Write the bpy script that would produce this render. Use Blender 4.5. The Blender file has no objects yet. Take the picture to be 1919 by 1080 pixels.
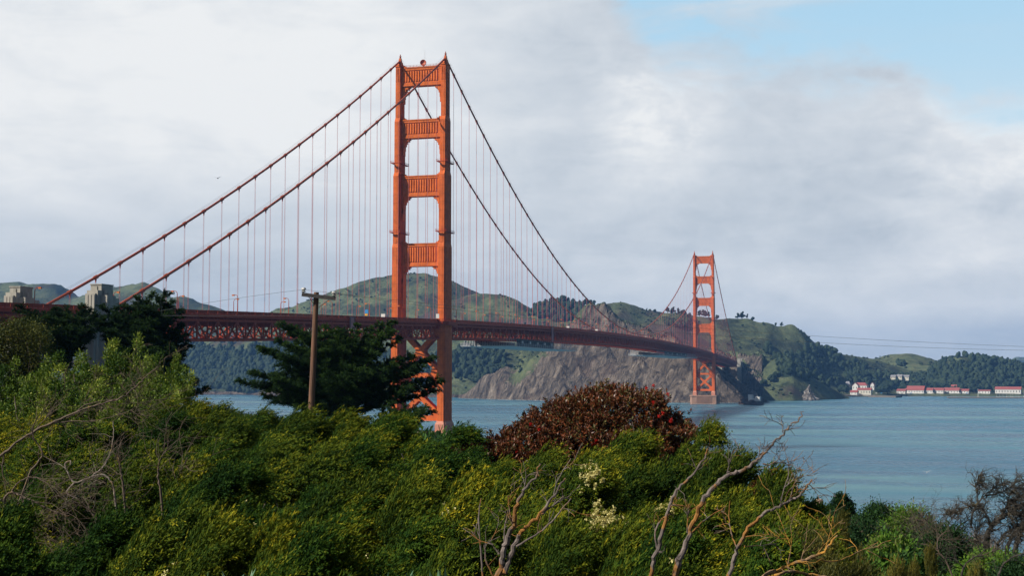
import bpy, math, random
import numpy as np
from mathutils import Vector, Matrix
R_ = math.radians
random.seed(7)
scene = bpy.context.scene
col = scene.collection

# ------------------------------------------------------------------ camera, sky, sun, exposure
CAM = np.array([248.18, -711.49, 46.225]); PITCH = R_(3.6646); YAW = R_(-15.339); FPX = 2489.25
FWH = np.array([math.sin(YAW), math.cos(YAW), 0.0]); RT = np.array([math.cos(YAW), -math.sin(YAW), 0.0])
FW = np.array([FWH[0]*math.cos(PITCH), FWH[1]*math.cos(PITCH), math.sin(PITCH)]); UP = np.cross(RT, FW)
cd = bpy.data.cameras.new('camera'); cam = bpy.data.objects.new('camera', cd); col.objects.link(cam)
cd.sensor_width = 36.0; cd.lens = FPX/1919.0*36.0; cd.clip_start = 0.3; cd.clip_end = 40000
M4 = Matrix(((RT[0], UP[0], -FW[0], CAM[0]), (RT[1], UP[1], -FW[1], CAM[1]), (RT[2], UP[2], -FW[2], CAM[2]), (0, 0, 0, 1)))
cam.matrix_world = M4
scene.camera = cam
scene.view_settings.view_transform = 'Standard'; scene.view_settings.look = 'None'
scene.view_settings.exposure = 0.45; scene.view_settings.gamma = 1.0
SUN_EL, SUN_AZ = R_(39), R_(234)
SUNV = Vector((math.sin(SUN_AZ)*math.cos(SUN_EL), math.cos(SUN_AZ)*math.cos(SUN_EL), math.sin(SUN_EL)))
sl = bpy.data.lights.new('sun', 'SUN'); sl.energy = 5.0; sl.angle = R_(0.5); sl.color = (1.0, 0.92, 0.80)
so = bpy.data.objects.new('sun', sl); col.objects.link(so)
so.rotation_euler = SUNV.to_track_quat('Z', 'Y').to_euler(); so.location = (0, 0, 600)

def P(px, py, Z):
    """world point on the photo ray through (px,py) at horizontal forward distance Z"""
    d = FW*FPX + RT*(px-959.5) + UP*(540-py)
    return CAM + d*(Z/float(d@FWH))
def XY(px, Z):
    q = P(px, 699.4, Z); return q[0], q[1]

class NG:
    """small helper to write node graphs"""
    def __init__(s, tree): s.t = tree; s.n = tree.nodes; s.l = tree.links
    def node(s, kind, **kw):
        n = s.n.new(kind)
        for k, v in kw.items(): setattr(n, k, v)
        return n
    def put(s, sock, v):
        if isinstance(v, bpy.types.NodeSocket): s.l.new(v, sock)
        elif isinstance(v, (tuple, list)) and sock.type == 'RGBA': sock.default_value = tuple(v)+((1,) if len(v) == 3 else ())
        else: sock.default_value = v
    def m(s, op, a, b=0.0, c=0.0, clamp=False):
        n = s.node('ShaderNodeMath', operation=op, use_clamp=clamp)
        s.put(n.inputs[0], a); s.put(n.inputs[1], b); s.put(n.inputs[2], c); return n.outputs[0]
    def ss(s, v, lo, hi, a=0.0, b=1.0):
        n = s.node('ShaderNodeMapRange', interpolation_type='SMOOTHSTEP')
        s.put(n.inputs[0], v); n.inputs[1].default_value = lo; n.inputs[2].default_value = hi
        n.inputs[3].default_value = a; n.inputs[4].default_value = b; return n.outputs[0]
    def mix(s, f, a, b, kind='MIX'):
        n = s.node('ShaderNodeMix', data_type='RGBA', blend_type=kind)
        s.put(n.inputs[0], f); s.put(n.inputs[6], a); s.put(n.inputs[7], b); return n.outputs[2]
    def noise(s, vec, scale, detail=4.0, rough=0.55, dist=0.0):
        n = s.node('ShaderNodeTexNoise')
        if vec is not None: s.l.new(vec, n.inputs['Vector'])
        n.inputs['Scale'].default_value = scale; n.inputs['Detail'].default_value = detail
        n.inputs['Roughness'].default_value = rough; n.inputs['Distortion'].default_value = dist
        return n.outputs[0]
    def mapping(s, vec, scale=(1, 1, 1), rot=(0, 0, 0), loc=(0, 0, 0)):
        n = s.node('ShaderNodeMapping'); s.l.new(vec, n.inputs[0])
        n.inputs['Location'].default_value = loc; n.inputs['Rotation'].default_value = rot; n.inputs['Scale'].default_value = scale
        return n.outputs[0]
    def ramp(s, f, stops):
        n = s.node('ShaderNodeValToRGB'); s.l.new(f, n.inputs[0]); e = n.color_ramp.elements
        while len(e) < len(stops): e.new(0.5)
        for i, (p, c) in enumerate(stops): e[i].position = p; e[i].color = tuple(c)+(1,)
        return n.outputs[0]
    def dot(s, v, c):
        n = s.node('ShaderNodeVectorMath', operation='DOT_PRODUCT'); s.l.new(v, n.inputs[0]); n.inputs[1].default_value = c; return n.outputs['Value']

def make_world():
    w = bpy.data.worlds.new('World'); scene.world = w; w.use_nodes = True
    g = NG(w.node_tree); g.n.clear()
    out = g.node('ShaderNodeOutputWorld'); bg = g.node('ShaderNodeBackground'); g.l.new(bg.outputs[0], out.inputs[0])
    sky = g.node('ShaderNodeTexSky', sky_type='NISHITA', sun_disc=False, sun_elevation=SUN_EL, sun_rotation=SUN_AZ)
    sky.air_density = 1.0; sky.dust_density = 0.8; sky.ozone_density = 1.2
    d = g.node('ShaderNodeTexCoord').outputs['Generated']
    A = g.m('MULTIPLY', g.m('ARCTAN2', g.dot(d, tuple(RT)), g.dot(d, tuple(FWH))), 57.29578)
    E = g.m('MULTIPLY', g.m('ARCSINE', g.dot(d, (0, 0, 1))), 57.29578)
    dm = g.mapping(d, (1, 1, 2.2))
    n1 = g.noise(dm, 5.0, 6, 0.55, 0.2); n2 = g.noise(dm, 13.0, 8, 0.62, 0.5); n3 = g.noise(g.mapping(d, (1, 1, 5.0), (0.0, 0.25, 0.1)), 8.0, 8, 0.6, 0.6)
    n4 = g.noise(g.mapping(d, (1, 1, 1.6)), 34.0, 8, 0.62, 0.4); c1 = g.m('SUBTRACT', n1, 0.5); c2 = g.m('SUBTRACT', n2, 0.5)
    # edge of the blue opening (elevation over azimuth)
    Eb = g.m('ADD', 11.9, g.ss(A, 7.5, 1.5, 0.0, 6.0)); Eb = g.m('SUBTRACT', Eb, g.ss(A, 15.5, 19.5, 0.0, 2.0))
    Eb = g.m('SUBTRACT', Eb, g.ss(A, 24.0, 40.0, 0.0, -20.0))
    rag = g.m('ADD', g.m('MULTIPLY', c1, 3.5), g.m('MULTIPLY', g.m('ADD', c2, g.m('MULTIPLY', g.m('SUBTRACT', n4, 0.5), 0.5)), 4.2))
    dd = g.m('ADD', g.m('SUBTRACT', E, Eb), rag)
    blue = g.ss(dd, -0.5, 1.9)
    wisps = g.m('MULTIPLY', g.ss(n3, 0.38, 0.68), g.ss(A, 18.0, 8.0, 0.15, 1.0)); blue = g.m('MULTIPLY', blue, g.m('SUBTRACT', 1.0, g.m('MULTIPLY', wisps, 0.75)))
    # cloud brightness
    b = g.m('MULTIPLY', g.ss(E, 2.5, 11.5), g.ss(A, 6.0, -9.0, 0.15, 1.0))
    b = g.m('ADD', g.m('MULTIPLY', b, 0.85), 0.16)
    An = g.m('ADD', A, g.m('MULTIPLY', c2, 4.0)); En = g.m('ADD', E, g.m('MULTIPLY', c1, 3.0))
    box = lambda a0, a1, a2, a3, e0, e1, e2, e3: g.m('MULTIPLY', g.m('MULTIPLY', g.ss(An, a0, a1), g.ss(An, a3, a2)), g.m('MULTIPLY', g.ss(En, e0, e1), g.ss(En, e3, e2)))
    lobe = g.m('ADD', box(3.0, 6.0, 7.5, 10.5, 7.0, 10.5, 12.0, 14.0), g.m('MULTIPLY', box(15.0, 18.5, 26.0, 34.0, 3.0, 8.5, 11.0, 13.0), 0.9))
    b = g.m('ADD', b, g.m('MULTIPLY', lobe, g.m('ADD', 0.36, g.m('MULTIPLY', g.ss(g.m('ADD', n2, g.m('MULTIPLY', n4, 0.3)), 0.50, 0.80), 0.34))))
    b = g.m('ADD', b, g.m('MULTIPLY', g.m('SUBTRACT', n4, 0.5), g.ss(A, -8.0, 8.0, 0.25, 0.6)))
    low = g.m('MULTIPLY', g.ss(E, 6.0, 3.5), g.m('MULTIPLY', g.ss(E, 0.5, 3.0), g.ss(A, 1.0, 4.0)))
    b = g.m('ADD', b, g.m('MULTIPLY', low, 0.34))
    b = g.m('ADD', b, g.m('ADD', g.m('MULTIPLY', c1, 0.75), g.m('ADD', g.m('MULTIPLY', c2, 0.5), g.m('MULTIPLY', g.m('SUBTRACT', n3, 0.5), 0.7))), clamp=True)
    cloud = g.ramp(b, [(0.0, (0.515, 0.58, 0.65)), (0.35, (0.635, 0.69, 0.745)), (0.7, (0.745, 0.785, 0.82)), (1.0, (0.875, 0.895, 0.90))])
    bluecol = g.mix(g.ss(E, 8.0, 17.0), (0.58, 0.77, 0.89), (0.42, 0.675, 0.87))
    near = g.mix(1.0, g.mix(blue, cloud, bluecol), (0.745, 0.74, 0.74), 'MULTIPLY')
    # the cloud bank stands in the north; overhead and behind it the sky is the open Nishita sky
    skys = g.mix(1.0, sky.outputs[0], (0.034, 0.034, 0.034), 'MULTIPLY')
    bank = g.m('MULTIPLY', g.ss(E, 30.0, 15.5), g.m('MULTIPLY', g.ss(A, 75.0, 40.0), g.ss(A, -75.0, -40.0)))
    g.put(bg.inputs[0], g.mix(bank, skys, near)); bg.inputs[1].default_value = 1.0
make_world()

# ------------------------------------------------------------------ object helpers
def tag(o, label=None, cat=None, group=None, kind=None):
    for k, v in (('label', label), ('category', cat), ('group', group), ('kind', kind)):
        if v: o[k] = v
    return o
def empty(name, loc=(0, 0, 0), parent=None, label=None, cat=None, group=None, rz=0.0):
    o = bpy.data.objects.new(name, None); col.objects.link(o); o.empty_display_size = 1
    o.location = loc; o.rotation_euler.z = rz
    if parent: o.parent = parent
    return tag(o, label, cat, group)
def mesh_np(name, V, F, mat, parent=None, smooth=False, attrs=None, loops=4):
    me = bpy.data.meshes.new(name); V = np.asarray(V, np.float32)
    me.vertices.add(len(V)); me.vertices.foreach_set('co', V.ravel())
    F = np.asarray(F, np.int32); k = F.shape[1]
    me.loops.add(F.size); me.loops.foreach_set('vertex_index', F.ravel())
    me.polygons.add(len(F)); me.polygons.foreach_set('loop_start', np.arange(0, F.size, k, dtype=np.int32))
    try: me.polygons.foreach_set('loop_total', np.full(len(F), k, np.int32))
    except Exception: pass
    if attrs:
        for an, (typ, arr) in attrs.items():
            a = me.attributes.new(an, typ, 'POINT')
            a.data.foreach_set('color' if typ == 'FLOAT_COLOR' else 'value', np.asarray(arr, np.float32).ravel())
    if mat: me.materials.append(mat)
    me.update(calc_edges=True); me.validate()
    if smooth: me.polygons.foreach_set('use_smooth', np.ones(len(me.polygons), bool))
    o = bpy.data.objects.new(name, me); col.objects.link(o)
    if parent: o.parent = parent
    return o
class MB:
    def __init__(s): s.v = []; s.f = []
    def add(s, vs, fs):
        n = len(s.v); s.v.extend([tuple(map(float, q)) for q in vs]); s.f.extend([tuple(i+n for i in f) for f in fs]); return s
    def box(s, x0, x1, y0, y1, z0, z1):
        return s.add([(x0, y0, z0), (x1, y0, z0), (x1, y1, z0), (x0, y1, z0), (x0, y0, z1), (x1, y0, z1), (x1, y1, z1), (x0, y1, z1)],
                     [(3, 2, 1, 0), (4, 5, 6, 7), (0, 1, 5, 4), (1, 2, 6, 5), (2, 3, 7, 6), (3, 0, 4, 7)])
    def bar(s, a, b, w, h, ref=(0, 0, 1)):
        a = np.array(a, float); b = np.array(b, float); d = b-a; L = np.linalg.norm(d)
        if L < 1e-6: return s
        d /= L; r = np.cross(d, ref)
        if np.linalg.norm(r) < 1e-4: r = np.cross(d, (1, 0, 0))
        r /= np.linalg.norm(r); u = np.cross(r, d); r = r*w/2; u = u*h/2
        return s.add([a-r-u, a+r-u, a+r+u, a-r+u, b-r-u, b+r-u, b+r+u, b-r+u],
                     [(3, 2, 1, 0), (4, 5, 6, 7), (0, 1, 5, 4), (1, 2, 6, 5), (2, 3, 7, 6), (3, 0, 4, 7)])
    def tube(s, pts, radii, n=6, cap=True):
        pts = [np.array(p, float) for p in pts]; k = len(pts)
        if not hasattr(radii, '__len__'): radii = [radii]*k
        vs = []; pr = None
        for i in range(k):
            t = pts[min(i+1, k-1)]-pts[max(i-1, 0)]; t = t/(np.linalg.norm(t)+1e-9)
            if pr is None:
                pr = np.cross(t, (0, 0, 1)); 
                if np.linalg.norm(pr) < 1e-3: pr = np.cross(t, (1, 0, 0))
            pr = pr-t*float(pr@t); pr /= np.linalg.norm(pr)+1e-9; q = np.cross(t, pr)
            for j in range(n):
                a = 2*math.pi*j/n; vs.append(pts[i]+(pr*math.cos(a)+q*math.sin(a))*radii[i])
        fs = [(i*n+j, i*n+(j+1) % n, (i+1)*n+(j+1) % n, (i+1)*n+j) for i in range(k-1) for j in range(n)]
        if cap: fs += [tuple(range(n))[::-1], tuple(range((k-1)*n, k*n))]
        return s.add(vs, fs)
    def prism(s, poly, z0, z1, poly2=None):
        n = len(poly); p2 = poly2 or poly
        vs = [(x, y, z0) for x, y in poly]+[(x, y, z1) for x, y in p2]
        return s.add(vs, [tuple(range(n))[::-1], tuple(range(n, 2*n))]+[(i, (i+1) % n, n+(i+1) % n, n+i) for i in range(n)])
    def extr(s, poly, a, b, axis):
        """polygon in the plane across `axis`, extruded from a to b along it (axis 0: poly=(y,z), 1: (x,z))"""
        n = len(poly)
        f = (lambda t, p: (t, p[0], p[1])) if axis == 0 else (lambda t, p: (p[0], t, p[1]))
        vs = [f(a, p) for p in poly]+[f(b, p) for p in poly]
        return s.add(vs, [tuple(range(n))[::-1], tuple(range(n, 2*n))]+[(i, (i+1) % n, n+(i+1) % n, n+i) for i in range(n)])
    def build(s, name, mat, parent=None, smooth=False, org=(0, 0, 0)):
        me = bpy.data.meshes.new(name); ox, oy, oz = org
        me.from_pydata([(x-ox, y-oy, z-oz) for x, y, z in s.v], [], s.f)
        if isinstance(mat, (list, tuple)):
            for q in mat: me.materials.append(q)
        elif mat: me.materials.append(mat)
        if smooth: me.polygons.foreach_set('use_smooth', np.ones(len(me.polygons), bool))
        me.update(); o = bpy.data.objects.new(name, me); col.objects.link(o)
        if parent: o.parent = parent
        return o
def copy_tree(o, parent=None):
    c = o.copy(); col.objects.link(c); c.parent = parent
    for ch in list(o.children): copy_tree(ch, c)
    return c
ORD = ['first', 'second', 'third', 'fourth', 'fifth', 'sixth', 'seventh', 'eighth', 'ninth', 'tenth', 'eleventh', 'twelfth', 'thirteenth',
       'fourteenth', 'fifteenth', 'sixteenth', 'seventeenth', 'eighteenth', 'nineteenth', 'twentieth']
def ordinal(i):
    if i < 20: return ORD[i]
    t = {2: 'twenty', 3: 'thirty', 4: 'forty', 5: 'fifty'}[(i+1)//10]
    return {20: 'twentieth', 30: 'thirtieth', 40: 'fortieth'}.get(i+1) or t+'-'+ORD[(i+1) % 10-1]

# numpy noise
def vnoise(x, y, seed=0):
    xi = np.floor(x).astype(np.int64); yi = np.floor(y).astype(np.int64); xf = x-xi; yf = y-yi
    def h(a, b):
        n = (a*374761393+b*668265263+seed*974634541) & 0x7fffffff
        n = ((n ^ (n >> 13))*1274126177) & 0x7fffffff; n = n ^ (n >> 16); return (n & 0xffff)/65535.0
    u = xf*xf*(3-2*xf); v = yf*yf*(3-2*yf)
    return (h(xi, yi)*(1-u)+h(xi+1, yi)*u)*(1-v)+(h(xi, yi+1)*(1-u)+h(xi+1, yi+1)*u)*v
def fbm(x, y, seed=0, o=5, g=0.5):
    r = 0; a = 1; t = 0
    for i in range(o): r = r+a*vnoise(x*2**i+17*i, y*2**i-31*i, seed+i); t += a; a *= g
    return r/t
def ridged(x, y, seed=0, o=4):
    r = 0; a = 1; t = 0
    for i in range(o): r = r+a*(1-np.abs(2*vnoise(x*2**i+5*i, y*2**i+9*i, seed+i)-1)); t += a; a *= 0.5
    return r/t

# ------------------------------------------------------------------ materials
def new_mat(name):
    m = bpy.data.materials.new(name); m.use_nodes = True; g = NG(m.node_tree)
    b = m.node_tree.nodes['Principled BSDF']; return m, g, b
def bump(g, b, h, strength, dist):
    n = g.node('ShaderNodeBump'); n.inputs['Strength'].default_value = strength; n.inputs['Distance'].default_value = dist
    g.l.new(h, n.inputs['Height']); g.l.new(n.outputs[0], b.inputs['Normal'])
def simple(name, c1, c2, scale=1.0, rough=0.6, bd=0.0, metal=0.0, stretch=(1, 1, 1), coord='pos', spec=0.4):
    m, g, b = new_mat(name)
    v = g.node('ShaderNodeNewGeometry').outputs['Position'] if coord == 'pos' else g.node('ShaderNodeTexCoord').outputs['Object']
    v = g.mapping(v, stretch); n = g.noise(v, scale, 6, 0.6)
    g.put(b.inputs['Base Color'], g.ramp(n, [(0.3, c1), (0.7, c2)])); b.inputs['Roughness'].default_value = rough
    b.inputs['Metallic'].default_value = metal; b.inputs['Specular IOR Level'].default_value = spec
    if bd: bump(g, b, n, 0.6, bd)
    return m
def steel(name, c, dark, plate=True, stain=0.5):
    m, g, b = new_mat(name); pos = g.node('ShaderNodeNewGeometry').outputs['Position']
    n = g.noise(pos, 0.35, 6, 0.6); st = g.noise(g.mapping(pos, (1.4, 1.4, 0.05)), 1.0, 5, 0.65)
    n2 = g.noise(pos, 1.3, 5, 0.65); base = g.mix(g.ss(n, 0.35, 0.7), tuple(min(q*1.08, 1) for q in c), tuple(q*0.80 for q in c)); base = g.mix(g.m('MULTIPLY', g.ss(n2, 0.56, 0.72), 0.35), base, (c[0]*1.05, c[1]*1.9, c[2]*3.2))
    base = g.mix(g.m('MULTIPLY', g.ss(st, 0.5, 0.78), stain), base, dark)
    if plate:
        br = g.node('ShaderNodeTexBrick'); br.offset = 0.0
        g.l.new(g.mapping(pos, (1, 1, 1), (R_(90), 0, 0)), br.inputs['Vector'])
        br.inputs['Scale'].default_value = 1.0; br.inputs['Brick Width'].default_value = 1.07; br.inputs['Row Height'].default_value = 4.6
        br.inputs['Mortar Size'].default_value = 0.045; br.inputs['Color1'].default_value = (1, 1, 1, 1); br.inputs['Color2'].default_value = (.93, .93, .93, 1); br.inputs['Mortar'].default_value = (0.6, 0.6, 0.6, 1)
        base = g.mix(1.0, base, br.outputs[0], 'MULTIPLY')
    g.put(b.inputs['Base Color'], base); b.inputs['Roughness'].default_value = 0.65; b.inputs['Specular IOR Level'].default_value = 0.08
    return m
MAT = {}
MAT['orange'] = steel('orange_steel', (0.62, 0.135, 0.030), (0.20, 0.035, 0.012))
MAT['strut'] = steel('orange_strut_steel', (0.63, 0.15, 0.032), (0.16, 0.035, 0.01), True, 0.85)
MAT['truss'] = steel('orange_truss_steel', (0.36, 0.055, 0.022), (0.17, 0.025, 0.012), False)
MAT['cable'] = simple('cable_paint', (0.42, 0.085, 0.03), (0.30, 0.055, 0.02), 0.6, 0.5)
MAT['rope'] = simple('suspender_paint', (0.62, 0.18, 0.18), (0.52, 0.13, 0.13), 0.3, 0.6)
MAT['faded'] = simple('faded_base_paint', (0.56, 0.25, 0.17), (0.42, 0.15, 0.09), 0.5, 0.7)
MAT['pier'] = simple('pier_concrete', (0.33, 0.19, 0.135), (0.23, 0.14, 0.10), 0.25, 0.85, 0.1)
MAT['concrete'] = simple('old_concrete', (0.40, 0.38, 0.33), (0.24, 0.23, 0.20), 0.55, 0.9, 0.03, stretch=(1, 1, 0.25))
MAT['asphalt'] = simple('asphalt', (0.045, 0.045, 0.047), (0.065, 0.065, 0.065), 2.0, 0.9)
MAT['white'] = simple('white_paint', (0.62, 0.62, 0.60), (0.50, 0.50, 0.49), 0.5, 0.6)
MAT['cream'] = simple('cream_wall', (0.55, 0.52, 0.44), (0.44, 0.42, 0.36), 0.2, 0.7)
MAT['redroof'] = simple('red_roof', (0.29, 0.075, 0.07), (0.20, 0.055, 0.05), 0.4, 0.7)
MAT['greyroof'] = simple('grey_roof', (0.16, 0.16, 0.18), (0.24, 0.24, 0.26), 0.4, 0.8)
MAT['window'] = simple('window_glass', (0.03, 0.035, 0.04), (0.05, 0.055, 0.06), 1.0, 0.15)
MAT['darkmetal'] = simple('dark_metal', (0.03, 0.03, 0.032), (0.055, 0.055, 0.058), 2.0, 0.5)
MAT['palemetal'] = simple('galvanised_metal', (0.5, 0.52, 0.54), (0.35, 0.37, 0.39), 0.7, 0.5)
MAT['tarp'] = simple('pink_sheeting', (0.50, 0.20, 0.20), (0.40, 0.14, 0.15), 0.8, 0.6)
MAT['net'] = simple('dark_netting', (0.03, 0.035, 0.04), (0.07, 0.075, 0.08), 1.0, 0.9)
MAT['yellow'] = simple('yellow_paint', (0.65, 0.36, 0.03), (0.55, 0.28, 0.03), 1.0, 0.5)
MAT['blue'] = simple('blue_sign', (0.03, 0.22, 0.50), (0.03, 0.20, 0.45), 1.0, 0.5)
MAT['lampglass'] = simple('amber_lamp_glass', (0.75, 0.33, 0.08), (0.65, 0.26, 0.06), 1.0, 0.4)
MAT['tyre'] = simple('tyre_rubber', (0.02, 0.02, 0.02), (0.03, 0.03, 0.03), 2.0, 0.8)
MAT['pole'] = simple('pole_wood', (0.19, 0.095, 0.055), (0.07, 0.04, 0.028), 2.0, 0.85, 0.02, stretch=(4, 4, 0.35))
MAT['armwood'] = simple('crossarm_wood', (0.06, 0.055, 0.055), (0.11, 0.10, 0.10), 3.0, 0.9)
MAT['ceramic'] = simple('insulator_ceramic', (0.06, 0.05, 0.05), (0.75, 0.75, 0.72), 6.0, 0.25)
MAT['wire'] = simple('wire_metal', (0.05, 0.06, 0.07), (0.08, 0.09, 0.1), 1.0, 0.5)
MAT['sandstone'] = simple('tan_stone', (0.42, 0.29, 0.21), (0.30, 0.20, 0.15), 3.0, 0.9, 0.02)
MAT['bird'] = simple('gull_plumage', (0.7, 0.7, 0.7), (0.3, 0.3, 0.32), 3.0, 0.7)
MAT['timber'] = simple('pier_timber', (0.10, 0.085, 0.075), (0.16, 0.14, 0.125), 0.5, 0.9)

def bark_mat(name, base, dark, lichen, amount):
    m, g, b = new_mat(name); v = g.node('ShaderNodeTexCoord').outputs['Object']
    n = g.noise(g.mapping(v, (1, 1, 0.5)), 30.0, 5, 0.6); l = g.noise(v, 7.0, 4, 0.6, 0.5)
    c = g.ramp(n, [(0.3, dark), (0.7, base)])
    c = g.mix(g.ss(l, 0.62-amount*0.3, 0.72-amount*0.3), c, g.mix(g.ss(n, .35, .65), lichen, tuple(q*.6 for q in lichen)))
    g.put(b.inputs['Base Color'], c); b.inputs['Roughness'].default_value = 0.9; bump(g, b, n, 0.5, 0.01); return m
MAT['bark_lichen'] = bark_mat('lichened_bark', (0.19, 0.155, 0.14), (0.045, 0.034, 0.03), (0.25, 0.11, 0.02), 0.5)
MAT['bark_grey'] = bark_mat('grey_bark', (0.22, 0.185, 0.155), (0.07, 0.055, 0.045), (0.17, 0.13, 0.07), 0.3)
MAT['bark_brown'] = bark_mat('brown_dead_bark', (0.16, 0.115, 0.085), (0.06, 0.045, 0.035), (0.2, 0.13, 0.06), 0.2)
MAT['bark_dark'] = bark_mat('dark_bark', (0.060, 0.052, 0.042), (0.022, 0.020, 0.016), (0.12, 0.10, 0.05), 0.2)

def leaf_mat(name, stops, rough=0.5, trans=0.3, spec=0.3, objvar=0.25):
    m, g, b = new_mat(name); a = g.node('ShaderNodeAttribute', attribute_name='tint')
    oi = g.node('ShaderNodeObjectInfo')
    f = g.m('ADD', a.outputs['Fac'], g.m('MULTIPLY', g.m('SUBTRACT', oi.outputs['Random'], 0.5), objvar), clamp=True)
    c = g.ramp(f, stops); g.put(b.inputs['Base Color'], c); b.inputs['Roughness'].default_value = rough; b.inputs['Specular IOR Level'].default_value = spec
    tr = g.node('ShaderNodeBsdfTranslucent'); g.put(tr.inputs[0], c)
    mx = g.node('ShaderNodeMixShader'); mx.inputs[0].default_value = trans
    g.l.new(b.outputs[0], mx.inputs[1]); g.l.new(tr.outputs[0], mx.inputs[2])
    g.l.new(mx.outputs[0], m.node_tree.nodes['Material Output'].inputs['Surface']); return m
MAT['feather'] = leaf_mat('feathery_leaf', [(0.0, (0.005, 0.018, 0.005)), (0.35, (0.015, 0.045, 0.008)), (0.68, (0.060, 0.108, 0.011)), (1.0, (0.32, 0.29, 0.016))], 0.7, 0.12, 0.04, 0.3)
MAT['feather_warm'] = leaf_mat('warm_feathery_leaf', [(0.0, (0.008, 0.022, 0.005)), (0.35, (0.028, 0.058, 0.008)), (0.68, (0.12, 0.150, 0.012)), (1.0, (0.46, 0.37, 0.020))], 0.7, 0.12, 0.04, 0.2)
MAT['gold'] = leaf_mat('golden_feathery_leaf', [(0.0, (0.03, 0.045, 0.010)), (0.5, (0.12, 0.115, 0.014)), (1.0, (0.36, 0.24, 0.022))], 0.6, 0.3)
MAT['broad'] = leaf_mat('bronze_leaf', [(0.0, (0.022, 0.015, 0.008)), (0.3, (0.080, 0.026, 0.012)), (0.55, (0.19, 0.055, 0.019)), (0.70, (0.065, 0.065, 0.022)), (1.0, (0.15, 0.14, 0.05))], 0.42, 0.12, 0.35, 0.05)
MAT['pale'] = leaf_mat('pale_green_leaf', [(0.0, (0.014, 0.038, 0.008)), (0.4, (0.045, 0.095, 0.012)), (0.75, (0.16, 0.22, 0.026)), (1.0, (0.42, 0.42, 0.08))], 0.5, 0.22, 0.12)
MAT['olive'] = leaf_mat('olive_leaf', [(0.0, (0.022, 0.034, 0.008)), (0.5, (0.055, 0.068, 0.014)), (1.0, (0.15, 0.145, 0.03))], 0.6, 0.2, 0.08)
MAT['cypress'] = leaf_mat('cypress_leaf', [(0.0, (0.005, 0.013, 0.006)), (0.5, (0.011, 0.030, 0.009)), (0.8, (0.032, 0.072, 0.015)), (1.0, (0.075, 0.13, 0.024))], 0.6, 0.1, 0.1)
MAT['scrub'] = leaf_mat('coastal_scrub_leaf', [(0.0, (0.012, 0.034, 0.013)), (0.4, (0.026, 0.066, 0.020)), (0.7, (0.065, 0.145, 0.018)), (0.9, (0.13, 0.22, 0.024)), (1.0, (0.15, 0.12, 0.07))], 0.6, 0.25, 0.08)
MAT['succulent'] = leaf_mat('blue_green_leaf', [(0.0, (0.03, 0.09, 0.05)), (1.0, (0.10, 0.19, 0.10))], 0.4, 0.15)
MAT['far_forest'] = leaf_mat('far_forest_leaf', [(0.0, (0.010, 0.020, 0.013)), (0.5, (0.018, 0.032, 0.018)), (1.0, (0.036, 0.054, 0.026))], 0.7, 0.05, 0.1)
MAT['blossom'] = leaf_mat('cream_blossom', [(0.0, (0.55, 0.50, 0.16)), (1.0, (0.72, 0.66, 0.34))], 0.6, 0.3)
MAT['redflower'] = leaf_mat('red_blossom', [(0.0, (0.45, 0.015, 0.01)), (1.0, (0.62, 0.03, 0.02))], 0.6, 0.2)
MAT['drygrass'] = leaf_mat('dry_grass', [(0.0, (0.12, 0.09, 0.06)), (1.0, (0.26, 0.20, 0.14))], 0.8, 0.3)

def terrain_mat():
    m, g, b = new_mat('headland_cover'); pos = g.node('ShaderNodeNewGeometry').outputs['Position']
    at = g.node('ShaderNodeAttribute', attribute_name='cover'); sp = g.node('ShaderNodeSeparateColor'); g.l.new(at.outputs['Color'], sp.inputs[0])
    rock, wood, scr = sp.outputs[0], sp.outputs[1], sp.outputs[2]
    n1 = g.noise(pos, 0.012, 6, 0.6); n2 = g.noise(pos, 0.05, 6, 0.65); n3 = g.noise(pos, 0.16, 4, 0.7)
    grass = g.ramp(n2, [(0.3, (0.055, 0.073, 0.040)), (0.5, (0.092, 0.115, 0.056)), (0.72, (0.15, 0.16, 0.082))])
    scrub = g.ramp(n2, [(0.35, (0.020, 0.030, 0.018)), (0.7, (0.046, 0.052, 0.028))])
    earth = g.ramp(n2, [(0.35, (0.050, 0.032, 0.030)), (0.7, (0.085, 0.055, 0.048))])
    c = g.mix(g.ss(g.m('ADD', n1, g.m('MULTIPLY', n3, 0.35)), 0.62, 0.80), grass, scrub)
    c = g.mix(scr, c, g.mix(g.ss(n1, 0.42, 0.6), scrub, earth))
    strata = g.noise(g.mapping(pos, (0.5, 0.5, 0.16), (0.5, 0.6, 0.2)), 0.16, 7, 0.68, 0.8)
    rk = g.ramp(strata, [(0.36, (0.030, 0.025, 0.023)), (0.46, (0.085, 0.069, 0.057)), (0.58, (0.175, 0.143, 0.115)), (0.72, (0.30, 0.25, 0.205))])
    rk = g.mix(g.m('MULTIPLY', g.ss(n1, 0.52, 0.7), 0.35), rk, (0.10, 0.055, 0.042))
    c = g.mix(g.ss(g.m('ADD', rock, g.m('MULTIPLY', g.m('SUBTRACT', n2, 0.5), 1.5)), 0.40, 0.60), c, rk)
    c = g.mix(g.ss(wood, 0.3, 0.7), c, (0.015, 0.026, 0.015))
    g.put(b.inputs['Base Color'], c); b.inputs['Roughness'].default_value = 0.95; b.inputs['Specular IOR Level'].default_value = 0.1
    h = g.m('ADD', g.m('MULTIPLY', n3, 1.0), g.m('MULTIPLY', g.m('MULTIPLY', strata, rock), 4.0)); bump(g, b, h, 1.0, 4.0); return m
MAT['terrain'] = terrain_mat()
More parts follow.
